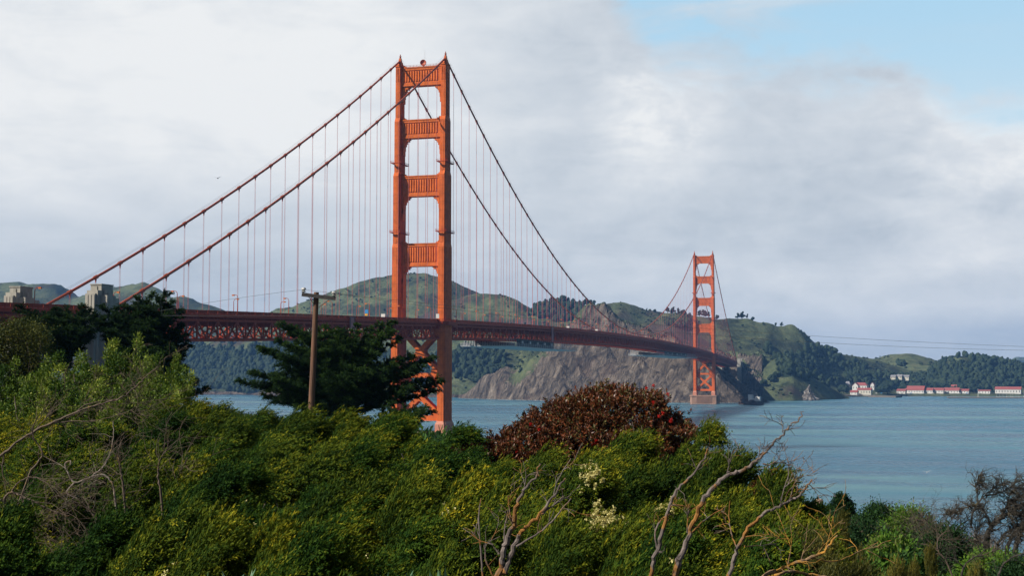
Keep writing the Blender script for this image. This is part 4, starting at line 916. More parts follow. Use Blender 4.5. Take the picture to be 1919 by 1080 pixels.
def cove_trees():
    rng = np.random.default_rng(31); first = {}
    spots = [(1663, 728, 2660, 34), (1580, 735, 2640, 22), (1602, 712, 2760, 22), (1618, 713, 2770, 24), (1641, 714, 2760, 22), (1650, 726, 2690, 20), (1692, 726, 2730, 24), (1711, 712, 2770, 24), (1723, 722, 2740, 26), (1752, 721, 2750, 26), (1768, 722, 2760, 24), (1826, 729, 2740, 24), (1454, 694, 2300, 13), (1447, 722, 2290, 16), (1430, 722, 2280, 14), (1512, 738, 2400, 9)]
    for i, (px, py, Z, h) in enumerate(spots):
        z0 = max(th(px, Z), 3.0); x, y = XY(px, Z); lab = 'broad dark tree among the red roofs, %s from the left' % ordinal(sorted(s[0] for s in spots if s[0] > 1570).index(px)) if px > 1570 else 'dark bush on the slope right of the far tower, %s from the left' % ordinal(sorted(s[0] for s in spots if s[0] < 1570).index(px))
        o = empty('shore_tree', (x, y, z0-1), None, lab, 'tree', 'trees near the far shore', rng.uniform(0, 6)); k = i % 3
        if k not in first:
            m = 26; d = rng.normal(size=(m, 3)); d /= np.linalg.norm(d, axis=1)[:, None]; d[:, 2] = np.abs(d[:, 2])*.95-.12; C = d*np.array([.40, .40, .52])*rng.uniform(.75, 1, (m, 1))+np.array([0, 0, .38]); s = rng.uniform(.13, .21, m)
            V, F, t = blobs(C, np.stack([s, s, s*.85], -1), rng, .35); a = mesh_np('crown', V, F, MAT['far_forest'], o, attrs={'tint': ('FLOAT', t*.7)}); b = MB().tube([(0, 0, -.05), (0, 0, .5)], [.04, .03], 5).build('trunk', MAT['bark_dark'], o); first[k] = (a, b)
        else:
            for q in first[k]: r = q.copy(); col.objects.link(r); r.parent = o
        o.scale = (h, h, h)
cove_trees()
# ------------------------------------------------------------------ near plants: leaf generators
WIND = RT*0.9+np.array([0, 0, 0.18]); WIND = WIND/np.linalg.norm(WIND)
def unit(v): return v/(np.linalg.norm(v, axis=-1, keepdims=True)+1e-9)
def leaves(Pb, D, L, W, rng, fold=0.0):
    """diamond leaves: base (n,3), direction, length (n,), width (n,)"""
    n = len(Pb); N = unit(rng.normal(size=(n, 3))); S = unit(np.cross(D, N)); L = np.broadcast_to(L, (n,))[:, None]; W = np.broadcast_to(W, (n,))[:, None]
    U = np.cross(S, D)*L*fold
    V = np.stack([Pb, Pb+D*L*.45+S*W/2+U, Pb+D*L, Pb+D*L*.45-S*W/2+U], 1).reshape(-1, 3)
    return V, np.arange(4*n).reshape(n, 4)
def shrub_feather(seed, nb=21, nspray=380, nleaf=26, R=1.5, H=1.9):
    """layered pads of fine wind-combed sprays set over a dome, deep gaps between the pads"""
    rng = np.random.default_rng(seed); k = np.arange(nb)+.5; zz = .97-1.05*k/nb; ph = k*2.39996+rng.uniform(0, 6); q = np.sqrt(np.clip(1-zz*zz, 0, 1))
    d = unit(np.stack([q*np.cos(ph), q*np.sin(ph), zz], -1)+rng.normal(size=(nb, 3))*.14); lump = rng.uniform(.62, 1.06, nb); ct = rng.uniform(0, 1, nb)
    C = np.stack([d[:, 0]*R*lump*.86, d[:, 1]*R*lump*.86, H*(.26+.56*d[:, 2]*lump)], -1); sz = rng.uniform(.22, .42, nb)
    out = unit(d*np.array([1, 1, .5])); up = np.array([0, 0, 1.]); nrm = unit(up+out*.55-WIND*.15)           # pads lean outward
    e1 = unit(np.cross(nrm, rng.normal(size=(nb, 3)))); e2 = np.cross(nrm, e1)
    bi = np.repeat(np.arange(nb), nspray); n = len(bi); s = unit(rng.normal(size=(n, 3))); s[:, 2] = np.where(s[:, 2] < -.2, -s[:, 2], s[:, 2])
    lob = 1+.22*np.sin(3*np.arctan2(s[:, 1], s[:, 0])+ct[bi]*9); rr = rng.uniform(.55, 1.0, n)*lob
    loc = e1[bi]*(s[:, :1]*rr[:, None])+e2[bi]*(s[:, 1:2]*rr[:, None])+nrm[bi]*(s[:, 2:3]*rr[:, None]*.52)
    p = C[bi]+loc*sz[bi][:, None]; sd = unit(unit(loc)*.42+WIND*1.0+up*.22+rng.normal(size=(n, 3))*.16); L = rng.uniform(.20, .46, n)*(.6+sz[bi]); st = rng.uniform(0, 1, n)
    li = np.repeat(np.arange(n), nleaf); m = len(li); u = rng.uniform(0, 1, m); bend = WIND*.25-up*.38; base = p[li]-sd[li]*(L[li]*.35)[:, None]+sd[li]*(L[li]*u)[:, None]+bend*(L[li]*u*u)[:, None]*.6
    r2 = unit(rng.normal(size=(m, 3))); base = base+r2*(.014*(1.1-u)*rng.uniform(0, 1, m))[:, None]; D = unit(sd[li]*.9+bend*u[:, None]*.8+r2*.42)
    V, F = leaves(base, D, .040*rng.uniform(.6, 1.3, m), .0082*rng.uniform(.7, 1.3, m), rng)
    tint = np.clip(.02+.32*ct[bi][li]+.42*(st**1.5)[li]+.18*(u > .65)+rng.normal(size=m)*.05, 0, 1)  # outer spray ends lighter: new growth, with sunlit yellow painted into the tint
    w = 4500; c = unit(rng.normal(size=(w, 3)))*np.array([R*.62, R*.62, H*.40])*rng.uniform(.5, 1, (w, 1))+np.array([0, 0, H*.36]); V2, F2 = leaves(c, unit(rng.normal(size=(w, 3))+WIND), .07, .016, rng)
    V[:, 2] *= 1.93/np.percentile(V[:, 2], 99.2)
    return np.concatenate([V, V2]), np.concatenate([F, F2+len(V)]), np.concatenate([np.repeat(tint, 4), np.repeat(rng.uniform(.05, .6, w), 4)])
def stems(rng, n, R, H, r=.02, spread=.75):
    m = MB()
    for k in range(n):
        a = rng.uniform(0, 6.28); e = np.array([math.cos(a)*R*spread*rng.uniform(.3, 1), math.sin(a)*R*spread*rng.uniform(.3, 1), H*rng.uniform(.55, .85)])
        p = [np.array([e[0]*.05, e[1]*.05, -.3])]+[e*t+rng.normal(size=3)*.05 for t in (.3, .55, .8)]+[e]; m.tube(p, [r*1.6, r*1.3, r, r*.7, r*.4], 5)
    return m
SHR = {}
def shrub_mesh(kind, i):
    k = (kind, i)
    if k in SHR: return SHR[k]
    rng = np.random.default_rng(100+i)
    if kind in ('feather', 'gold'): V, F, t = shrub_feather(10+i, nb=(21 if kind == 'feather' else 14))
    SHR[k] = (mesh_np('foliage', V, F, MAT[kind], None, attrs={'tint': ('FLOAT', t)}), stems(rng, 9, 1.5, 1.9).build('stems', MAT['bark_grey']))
    return SHR[k]
used_proto = set()
def put_shrub(px, top, Z, width, kind, i, label, name, group, rz=0.0, blossom=0, low=0.0, warm=False, at=()):
    tz = P(px, top, Z)[2]; g0 = ground_z(px, Z)-low; x, y = XY(px, Z); h = max(tz-g0, .5)
    o = empty(name, (x, y, g0), None, label, 'shrub', group, rz); s = width/3.2
    for q in shrub_mesh(kind, i):
        if q.name in used_proto or q.parent: c = q.copy(); col.objects.link(c)
        else: c = q; used_proto.add(q.name)
        c.parent = o
        if kind == 'feather' and warm and c.name.startswith('foliage'): c.material_slots[0].link = 'OBJECT'; c.material_slots[0].material = MAT['feather_warm']
    o.scale = (s, s, h/1.95)
    if blossom:
        rng = np.random.default_rng(int(px)+blossom); me = shrub_mesh(kind, i)[0].data; co = np.zeros(len(me.vertices)*3, np.float32); me.vertices.foreach_get('co', co); co = co.reshape(-1, 3)[::4]
        c, s_ = math.cos(rz), math.sin(rz); to = -FWH*.8+np.array([0, 0, .7]); to = np.array([to[0]*c+to[1]*s_, -to[0]*s_+to[1]*c, to[2]])      # towards the light and the viewer's side
        sc = co@to+rng.normal(size=len(co))*.06; best = co[np.argsort(-sc)[:len(co)//12]]; k = max(2, blossom//40); cen = best[rng.integers(0, len(best), k)]; P_ = []
        if at:
            wl = best*np.array([s, s, h/1.95]); wl = np.stack([wl[:, 0]*c-wl[:, 1]*s_+x, wl[:, 0]*s_+wl[:, 1]*c+y, wl[:, 2]+g0], -1)-CAM; dz = wl@FW; ux, uy = 959.5+FPX*(wl@RT)/dz, 540-FPX*(wl@UP)/dz
            cen = np.array([best[np.argmin((ux-a)**2+(uy-b)**2)] for a, b in at])
        for q in cen:
            near_ = best[np.linalg.norm(best-q, axis=1) < .22]; P_.append(near_[rng.integers(0, len(near_), blossom//len(cen))])
        P_ = np.concatenate(P_)+to*.05; sc3 = np.array([s, s, h/1.95]); m5 = len(P_)*5; v, f = leaves(np.zeros((m5, 3)), unit(rng.normal(size=(m5, 3))), .020, .015, rng)
        v = v/sc3+np.repeat(np.repeat(P_, 5, 0)+rng.normal(size=(m5, 3))*.008, 4, 0)
        mesh_np('blossom', v, f, MAT['blossom'], o, attrs={'tint': ('FLOAT', rng.uniform(0, 1, len(v)))})
    return o

G_F = 'soft feathery shrubs covering the near slope'
FEATHER = [
    (-25, 1000, 9.5, 1.9, 2, 'green shrub cut off by the lower left corner', 0),  # px, top y, depth, width, template, label, blossom
    (372, 756, 33, 3.4, 3, 'wind-swept yellow-green shrub below the drooping end of the left cypress', 0),
    (462, 776, 30, 3.0, 1, 'wispy shrub against the water left of the utility pole', 0),
    (548, 782, 27, 3.4, 2, 'feathery green shrub in front of the foot of the utility pole', 0),
    (650, 776, 26, 3.6, 3, 'feathery green shrub under the middle of the big cypress', 0),
    (768, 786, 25, 3.2, 4, 'feathery shrub below the small dark clump right of the big cypress', 0),
    (838, 806, 24, 2.9, 0, 'dark feathery shrub in front of the foot of the near tower', 14),
    (905, 872, 21, 2.4, 1, 'green shrub at the left foot of the bronze-leaved bush', 0),
    (1010, 874, 19, 2.5, 2, 'feathery shrub below the left half of the bronze-leaved bush', 0),
    (1105, 852, 18, 2.4, 3, 'sunlit yellow-green shrub below the middle of the bronze-leaved bush', 40),
    (1215, 822, 18, 2.6, 4, 'tall yellow-green shrub overlapping the right end of the bronze-leaved bush', 20),
    (1305, 800, 18.5, 1.8, 0, 'spiky green shrub standing against the water right of the bronze-leaved bush', 0),
    (1382, 862, 15, 2.0, 1, 'dark green shrub behind the long bare branch on the right', 0),
    (1440, 905, 15, 1.7, 2, 'dark green shrub above the lower bare branch on the right', 0),
    (60, 790, 26, 3.2, 3, 'shadowed shrub behind the bare tangle at far left', 0),
    (180, 800, 24, 3.2, 4, 'dull green shrub under the long grey branch on the left', 0),
    (300, 782, 26, 3.0, 0, 'olive feathery shrub where the long grey branch ends', 0),
    (400, 800, 22, 3.0, 1, 'mid green shrub right of the long grey branch', 0),
    (500, 828, 19, 2.8, 2, 'green shrub just left of the line of the utility pole', 0),
    (600, 832, 18, 2.8, 3, 'billowing green shrub straight below the utility pole', 0),
    (710, 842, 18, 2.8, 4, 'billowing dark shrub left of the near tower foot', 10),
    (810, 862, 17, 2.6, 0, 'dark green shrub in the middle row below the near tower', 18),
    (130, 880, 16, 2.5, 1, 'brown-green shrub below the white twisted branch on the left', 0),
    (250, 872, 16, 2.5, 2, 'yellow-tipped shrub right of the white twisted branch', 0),
    (360, 882, 15, 2.4, 3, 'shrub with brown dead sprays in the left middle', 0),
    (465, 905, 14, 2.3, 4, 'green shrub with cream flowers at its left side', 12),
    (570, 905, 13.5, 2.3, 0, 'dark green shrub in the middle of the slope', 18),
    (680, 915, 13, 2.3, 1, 'dark feathery shrub in the middle of the slope, left of an upright sprig', 0),
    (780, 905, 13, 2.2, 2, 'shrub with an upright pale sprig in the middle of the slope', 16),
    (880, 905, 13, 2.1, 3, 'yellow-green shrub left of the bare forked shrub', 20),
    (1120, 915, 12, 2.0, 4, 'shrub carrying the largest clusters of cream flowers', 480),
    (1010, 920, 12.5, 2.1, 0, 'green shrub behind the bare forked shrub', 0),
    (1230, 888, 13, 2.1, 1, 'dark green shrub behind the leftmost lichened stem', 60),
    (1320, 925, 11.5, 1.9, 2, 'dark shrub between the two lichened stems', 0),
    (1470, 965, 12, 1.7, 3, 'dark olive shrub below the lower bare branch', 6),
    (50, 965, 11, 1.9, 4, 'green shrub at the lower left corner', 0),
    (170, 978, 10.5, 1.9, 0, 'bright green shrub at the lower left', 0),
    (290, 970, 10.5, 1.9, 1, 'green shrub at the lower left, right of the bright one', 0),
    (400, 985, 10, 1.8, 2, 'shrub with cream flower tufts at the bottom left of centre', 46),
    (520, 985, 9.5, 1.8, 3, 'olive green shrub at the bottom edge below the utility pole', 12),
    (640, 1000, 9, 1.7, 4, 'dark green shrub at the bottom edge left of centre', 0),
    (750, 990, 9.2, 1.7, 0, 'green shrub at the bottom edge with yellow specks of bloom', 16),
    (850, 1000, 9, 1.6, 1, 'dark green shrub at the bottom edge left of the bare forked shrub', 8),
    (1050, 985, 9.5, 1.6, 2, 'golden-topped green shrub at the bottom right of the bare forked shrub', 0),
    (1165, 1000, 9, 1.6, 3, 'deep green shrub at the bottom edge left of the lichened stems', 5),
    (1290, 1005, 8.8, 1.6, 4, 'shadowed green shrub at the foot of the lichened stems', 0),
    (1400, 1015, 8.6, 1.5, 0, 'dark shrub at the bottom edge right of the lichened stems', 0),
]
for k, (px, top, Z, w, i, lab, bl) in enumerate(FEATHER):
    if Z < 17 and top < 960: top += [-24, 16, 0, 26, -12][k % 5]
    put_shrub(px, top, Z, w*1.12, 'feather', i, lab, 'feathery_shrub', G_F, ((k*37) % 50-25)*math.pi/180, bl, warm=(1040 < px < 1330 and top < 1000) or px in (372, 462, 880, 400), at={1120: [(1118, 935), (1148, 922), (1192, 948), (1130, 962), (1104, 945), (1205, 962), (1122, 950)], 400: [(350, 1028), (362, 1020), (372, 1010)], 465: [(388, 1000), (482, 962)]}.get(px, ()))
for k, (px, top, Z, w, i, lab) in enumerate([(1505, 1005, 11, 1.3, 0, 'golden shrub around the mossy low branch at bottom right'), (1572, 968, 14, .8, 1, 'bright golden sprig above the green scrub on the right'),
        (1595, 1062, 10, 1.2, 0, 'golden-green shrub at the bottom edge right of the mossy branch'), (1720, 1030, 13, .7, 1, 'thin upright golden shrub at the bottom right'),
        (1680, 1066, 10.5, .9, 0, 'low golden shrub at the bottom edge, left of the thin upright one'), (1775, 1066, 11, 1.1, 1, 'low golden shrub at the bottom edge under the twisted tree')]):
    put_shrub(px, top, Z, w, 'gold', i, lab, 'golden_shrub', 'golden shrubs at the lower right', k*.3)

# bronze-leaved bush with red flowers
def bronze_bush():
    Z = 25.0; x0, y0 = XY(1130, Z); g0 = ground_z(1130, Z); o = empty('bronze_bush', (x0, y0, g0), None, 'big domed bush with dark bronze-red leaves and a few red flowers', 'shrub')
    rng = np.random.default_rng(77); base = np.array([x0, y0, g0])
    lobes = [(1150, 802, 25, 1.08, 1.1, .80), (1222, 812, 25, .70, .8, .70), (1075, 812, 25, .72, 1.0, .62), (1105, 800, 25, .6, 1., .74), (1012, 838, 24.6, .62, .9, .60), (960, 852, 24.4, .54, .8, .46), (915, 860, 24.2, .40, .6, .28), (1140, 850, 24.4, 1.35, 1.0, .55), (1262, 830, 24.6, .40, .7, .46)]
    C = []; O = []
    for px, py, z, rx, ry, rz in lobes:
        n = int(1300*rx*(rz+.4)); d = unit(rng.normal(size=(n, 3))); r = rng.uniform(.84, 1.03, (n, 1)); c = P(px, py, z)-base
        off = d[:, :1]*rx*RT+d[:, 1:2]*ry*FWH+d[:, 2:3]*rz*np.array([0, 0, 1.]); C.append(c+off*r); O.append(unit(d[:, :1]/rx*RT+d[:, 1:2]/ry*FWH+d[:, 2:3]/rz*np.array([0, 0, 1.])))
    C = np.concatenate(C); O = np.concatenate(O); n = len(C); nl = 14
    bump_ = fbm(C[:, 0]*2.2+C[:, 1]*.7, C[:, 2]*2.6, 5, 3)-.5; C = C+O*bump_[:, None]*.55+O*((rng.uniform(size=len(O)) > .93)*rng.uniform(.03, .16, len(O)))[:, None]
    ax = unit(O+np.array([0, 0, .55])+rng.normal(size=(n, 3))*.3); li = np.repeat(np.arange(n), nl); m = len(li)
    D = unit(ax[li]*rng.uniform(.25, 1.0, (m, 1))+unit(rng.normal(size=(m, 3)))*.72); B = C[li]+ax[li]*rng.uniform(-.05, .07, (m, 1))
    V, F = leaves(B, D, rng.uniform(.05, .095, m), rng.uniform(.018, .030, m), rng, .06)
    tone = np.clip(rng.beta(2, 2.4, n)[li]*.62+fbm(C[:, 0]*1.1, C[:, 2]*1.4, 9, 3)[li]*.35-.05+(rng.uniform(size=m) > .78)*.35, 0, 1)
    mesh_np('foliage', V, F, MAT['broad'], o, attrs={'tint': ('FLOAT', np.repeat(tone, 4))})
    st = MB()
    for k in range(14):
        q = C[rng.integers(0, n)]*.85; st.tube([(rng.uniform(-.3, .3), rng.uniform(-.3, .3), -.3), tuple(q*.5+(0, 0, -.15)), tuple(q)], [.05, .03, .01], 5)
    for a in ((1190, 805), (1200, 820), (1207, 812)): st.tube([tuple(P(1203, 850, 23.7)-base), tuple(P(a[0], a[1]+16, 23.7)-base), tuple(P(a[0]-5, a[1]-14, 23.7)-base)], [.012, .008, .004], 4)
    st.build('stems', MAT['bark_grey'], o)
    for px, py in ((1212, 728), (1225, 724), (1252, 739), (1224, 755), (1257, 789), (994, 796), (1010, 806), (1111, 833), (1242, 775), (1235, 781), (968, 848), (1118, 828)):
        big = py in (833, 828, 789); c = P(px, py, 23.75)-base; s = .055 if big else .034; m = 60; D = unit(rng.normal(size=(m, 3))+np.array([0, 0, .6])); v, f = leaves(np.tile(c, (m, 1))+rng.normal(size=(m, 3))*.008, D, s*rng.uniform(.7, 1.2, m), .008, rng)
        mesh_np('flower', v, f, MAT['redflower'], o, attrs={'tint': ('FLOAT', rng.uniform(0, 1, len(v)))})
bronze_bush()
def small_bronze():
    Z = 17; px = 1432; x0, y0 = XY(px, Z); base = np.array([x0, y0, ground_z(px, Z)]); o = empty('bronze_bush', tuple(base), None, 'small reddish-leaved bush peeping out right of the dark green shrub', 'shrub'); rng = np.random.default_rng(5)
    n = 420; d = unit(rng.normal(size=(n, 3))); c = P(1436, 916, Z)-base+d[:, :1]*.15*RT+d[:, 1:2]*.15*FWH+d[:, 2:3]*.12*np.array([0, 0, 1.]); m = n*9; li = np.repeat(np.arange(n), 9)
    V, F = leaves(c[li], unit(d[li]*.6+rng.normal(size=(m, 3))*.7), rng.uniform(.05, .09, m), .026, rng); mesh_np('foliage', V, F, MAT['broad'], o, attrs={'tint': ('FLOAT', np.repeat(np.repeat(rng.uniform(.2, .8, n), 9), 4))})
    MB().tube([(0, 0, -.3), tuple(P(1430, 910, Z)-base)], [.04, .015], 5).build('stems', MAT['bark_grey'], o)
small_bronze()

# tall pale shrubs on the left: upright leafy plumes
def plume_shrub(seed, H, Wd, nplume=30, lean=.22):
    rng = np.random.default_rng(seed); PB = []; DD = []; TT = []
    for k in range(nplume):
        a = rng.uniform(0, 6.28); rr = Wd*.5*math.sqrt(rng.uniform(.02, 1)); b = np.array([math.cos(a)*rr, math.sin(a)*rr, 0]); top = H*rng.uniform(.60, 1.0)*(1-.30*rr/Wd); ax = np.array([0, 0, 1.])+WIND*lean*rng.uniform(.4, 1.4); tone = rng.uniform(0, .34)
        for j in range(int(11*top/2.2)):                     # leafy tufts up the plume
            t = rng.uniform(.10, 1)**.8; wid = .34*math.sqrt(max(1.03-t, 0))*(.6+.4*t)+.03; c = b+ax*(t*top)+WIND*(.22*t*t*top*lean)+unit(rng.normal(size=3))*wid*rng.uniform(.4, 1); n = 62; o = unit(rng.normal(size=(n, 3)))
            PB.append(c+o*rng.uniform(.03, .17, (n, 1))*np.array([1, 1, 1.2])); DD.append(unit(o+np.array([0, 0, .75])+WIND*.3)); TT.append(np.clip(.10+tone+rng.uniform(0, .22)+.24*rng.uniform(size=n)+.22*(rng.uniform(size=n) > .88), 0, 1))
    PB = np.concatenate(PB); DD = np.concatenate(DD); TT = np.concatenate(TT); m = len(PB)
    V, F = leaves(PB, unit(DD+rng.normal(size=(m, 3))*.35), rng.uniform(.07, .13, m), rng.uniform(.032, .052, m), rng)
    return V, F, np.repeat(TT, 4)
PL = [plume_shrub(40+i, 4.2, 2.6) for i in range(3)]; plobj = {}
for k, (px, top, Z, w, lab) in enumerate([(25, 664, 45, 2.8, 'pale leafy shrub at the left edge'), (100, 658, 44, 2.6, 'pale leafy shrub with two upright plumes, second from the left edge'), (165, 655, 43, 2.6, 'pale leafy shrub in the middle of the left group'),
        (226, 618, 44, 2.5, 'tallest pale leafy shrub, its plume reaching in front of the left cypress'), (288, 660, 41, 2.1, 'pale leafy shrub at the right end of the left group'), (60, 700, 38, 2.6, 'lower pale leafy shrub in front at the left edge'), (150, 705, 37, 2.6, 'lower pale leafy shrub in front of the left group, beside bare twigs'), (240, 700, 36, 2.4, 'lower shaded leafy shrub above the long grey branch')]):
    g0 = ground_z(px, Z); h = P(px, top, Z)[2]-g0; o = empty('leafy_shrub', (*XY(px, Z), g0), None, lab, 'shrub', 'pale leafy shrubs on the left', ((k*53) % 40-20)*.0175); i = k % 3
    if i not in plobj:
        V, F, t = PL[i]; plobj[i] = (mesh_np('foliage', V, F, MAT['pale'], o, attrs={'tint': ('FLOAT', t)}), stems(np.random.default_rng(k), 10, 1.3, 4.0, .03, .6).build('stems', MAT['bark_grey'], o))
    else:
        for q in plobj[i]: c = q.copy(); col.objects.link(c); c.parent = o
    o.scale = (w/2.6, w/2.6, h/4.1)

# ------------------------------------------------------------------ cypresses
def cypress(px, Z, trunk_top, tips, label, seed, extra=26, name='cypress_tree', trunk_px=None, leaf=1.0):
    """limbs run from the trunk to tips given as (px, py, depth offset)"""
    rng = np.random.default_rng(seed); g0 = ground_z(px, Z); base = np.array([*XY(px, Z), g0]); o = empty(name, tuple(base), None, label, 'tree')
    L = lambda a, b, dz=0.0: P(a, b, Z+dz)-base
    tr = MB(); top = L(*trunk_top); kn = [np.array([0, 0, -.6]), top*.28+(0, 0, .1), top*.55+rng.normal(size=3)*.12, top*.8, top]; tr.tube(kn, [.34, .28, .22, .14, .06], 8); tr.build('trunk', MAT['bark_dark'], o)
    lb = MB(); PB = []; DD = []; TT = []; up = np.array([0, 0, 1.])
    tp = [L(*t) for t in tips]
    for _ in range(extra):
        a, b = tp[rng.integers(len(tp))], tp[rng.integers(len(tp))]; f = rng.uniform(.2, .8); q = a*f+b*(1-f); q = q+FWH*rng.uniform(-2.6, 1.8)-up*rng.uniform(0, .6); tp.append(q)
    for e in tp:
        hz = np.clip(e[2]/max(top[2], .1)*.75-.10, .16, .95); s = top*hz; mid = s*.5+e*.5-up*.25+rng.normal(size=3)*.15
        pts = [s, s*.75+mid*.25, mid, mid*.45+e*.55+up*.02, e]; lb.tube(pts, [.09, .07, .05, .03, .012], 5)
        ln = np.linalg.norm(e-s); npad = max(5, int(ln*5.6))
        for k in range(npad):
            t = .28+.72*(k+rng.uniform(0, .9))/npad; c = (1-t)**2*s+2*t*(1-t)*mid+t*t*e; wdt = (.85-.45*t); c = c+rng.normal(size=3)*np.array([.42, .42, .16])*wdt
            out = unit(e-s)*.8+RT*.15; ns = 15; nl = 26; dr = unit(out+unit(rng.normal(size=(ns, 3)))*np.array([.85, .85, .42])+up*.12); ls = rng.uniform(.3, .62, ns)*leaf; tone = rng.uniform(0, .35)
            si = np.repeat(np.arange(ns), nl); tt = rng.uniform(0, 1, ns*nl); p = c+dr[si]*(ls[si]*tt)[:, None]+up*(.10*np.sin(tt*3.1)-.10*tt*tt)[:, None]*ls[si][:, None]*2
            PB.append(p); DD.append(unit(dr[si]*.7+unit(rng.normal(size=(ns*nl, 3)))*.6+up*.25)); TT.append(np.clip(tone+.35*tt+.25*rng.uniform(size=ns*nl)+.12*(p[:, 2]-c[2] > .05), 0, 1))  # spray ends and pad tops lighter: sunlit green painted into the tint
    lb.build('limbs', MAT['bark_dark'], o); PB = np.concatenate(PB); DD = np.concatenate(DD); TT = np.concatenate(TT); m = len(PB)
    V, F = leaves(PB, DD, rng.uniform(.075, .14, m)*leaf, rng.uniform(.026, .044, m)*leaf, rng); mesh_np('crown', V, F, MAT['cypress'], o, attrs={'tint': ('FLOAT', np.repeat(TT, 4))})
    return o
cypress(660, 100, (655, 625), [(452, 716, 0), (470, 700, -1), (486, 656, 0), (500, 660, .5), (522, 640, 0), (545, 650, -1), (528, 612, 0), (548, 616, .5), (556, 625, -1), (575, 640, -.8), (600, 625, 0), (615, 615, 1), (640, 620, 0), (668, 612, 0), (690, 618, .5), (712, 610, 0), (738, 604, 0), (730, 622, -1), (742, 638, 0), (700, 650, -1.5),
    (740, 672, -.5), (775, 668, 0), (806, 672, .3), (790, 690, -1), (824, 716, 0), (805, 712, -.8), (812, 735, 0), (760, 720, -1.5), (735, 735, -1), (500, 720, 0), (495, 745, 0), (520, 752, -.5), (552, 755, 0), (540, 728, -1.2), (600, 752, -1.5), (640, 748, -2), (670, 740, -2), (610, 700, -2.5), (650, 690, -3), (690, 700, -2.5), (560, 700, -2), (580, 670, -2), (640, 655, -2.5), (585, 745, -1), (625, 758, -1), (665, 752, -1.2), (700, 756, -1), (560, 690, -1.5), (605, 660, -2), (660, 640, -2), (700, 665, -2), (640, 710, -3), (720, 712, -2), (690, 735, -2)],
    'broad dark green cypress behind the wooden utility pole, in front of the near tower', 3, 78)
cypress(738, 97, (738, 768), [(712, 790, 0), (722, 772, 0), (738, 758, 0), (752, 766, .3), (768, 778, 0), (790, 764, 0), (775, 795, -.4), (750, 790, -.8), (725, 800, -.5), (800, 770, .2)], 'small dark cypress clump low in front of the near tower leg', 8, 10)
cypress(262, 104, (258, 580), [(312, 552, 0), (300, 560, 0), (285, 555, .5), (322, 568, 0), (340, 582, 0), (318, 585, -.6), (270, 568, 0), (250, 572, .4), (232, 576, 0), (215, 582, -.5), (190, 576, 0), (170, 590, 0), (338, 610, 0), (345, 630, .5), (325, 620, -1), (352, 650, 0), (340, 668, 0), (350, 690, 0), (330, 680, -1), (365, 715, 0), (386, 730, 0), (360, 735, -.8), (340, 720, -1), (300, 640, -2), (270, 610, -2), (240, 600, -2), (210, 605, -1), (190, 615, -1), (310, 600, -2), (300, 690, -2), (280, 660, -2), (230, 640, -2.4), (200, 640, -2)],
    'dark wind-bent cypress in front of the concrete pylon and cable end on the left', 17, 75)
cypress(120, 102, (125, 605), [(36, 576, 0), (62, 590, 0), (50, 600, 0), (80, 598, -.5), (105, 582, 0), (118, 580, 0), (128, 590, -.5), (152, 582, 0), (162, 578, 0), (150, 600, -1), (100, 612, -1.4), (70, 620, -1), (130, 620, -2), (170, 615, -1), (180, 600, 0), (90, 640, -1.5), (140, 645, -2)],
    'low dark cypress spreading along the deck edge at far left', 23, 44)
def olive_tree():
    Z = 75; rng = np.random.default_rng(2); px = 30; base = np.array([*XY(px, Z), ground_z(px, Z)]); o = empty('olive_bush', tuple(base), None, 'rounded olive-brown bush under the deck at the left edge', 'shrub'); PB = []; TT = []
    for k in range(260):
        a, b, c = rng.uniform(-75, 52), rng.uniform(0, 1), rng.uniform(-1.5, 1.5); top = 606+((a-10)/85)**2*34; q = P(px+a, top+b*120, Z+c)-base; n = 130; PB.append(q+rng.normal(size=(n, 3))*.28); TT.append(np.clip(rng.uniform(0, .5)+rng.uniform(0, .5, n), 0, 1))
    PB = np.concatenate(PB); TT = np.concatenate(TT); m = len(PB); V, F = leaves(PB, unit(rng.normal(size=(m, 3))+np.array([0, 0, .5])), .13, .06, rng); mesh_np('foliage', V, F, MAT['olive'], o, attrs={'tint': ('FLOAT', np.repeat(TT, 4))}); stems(rng, 8, 2, 5, .05).build('stems', MAT['bark_grey'], o)
olive_tree()

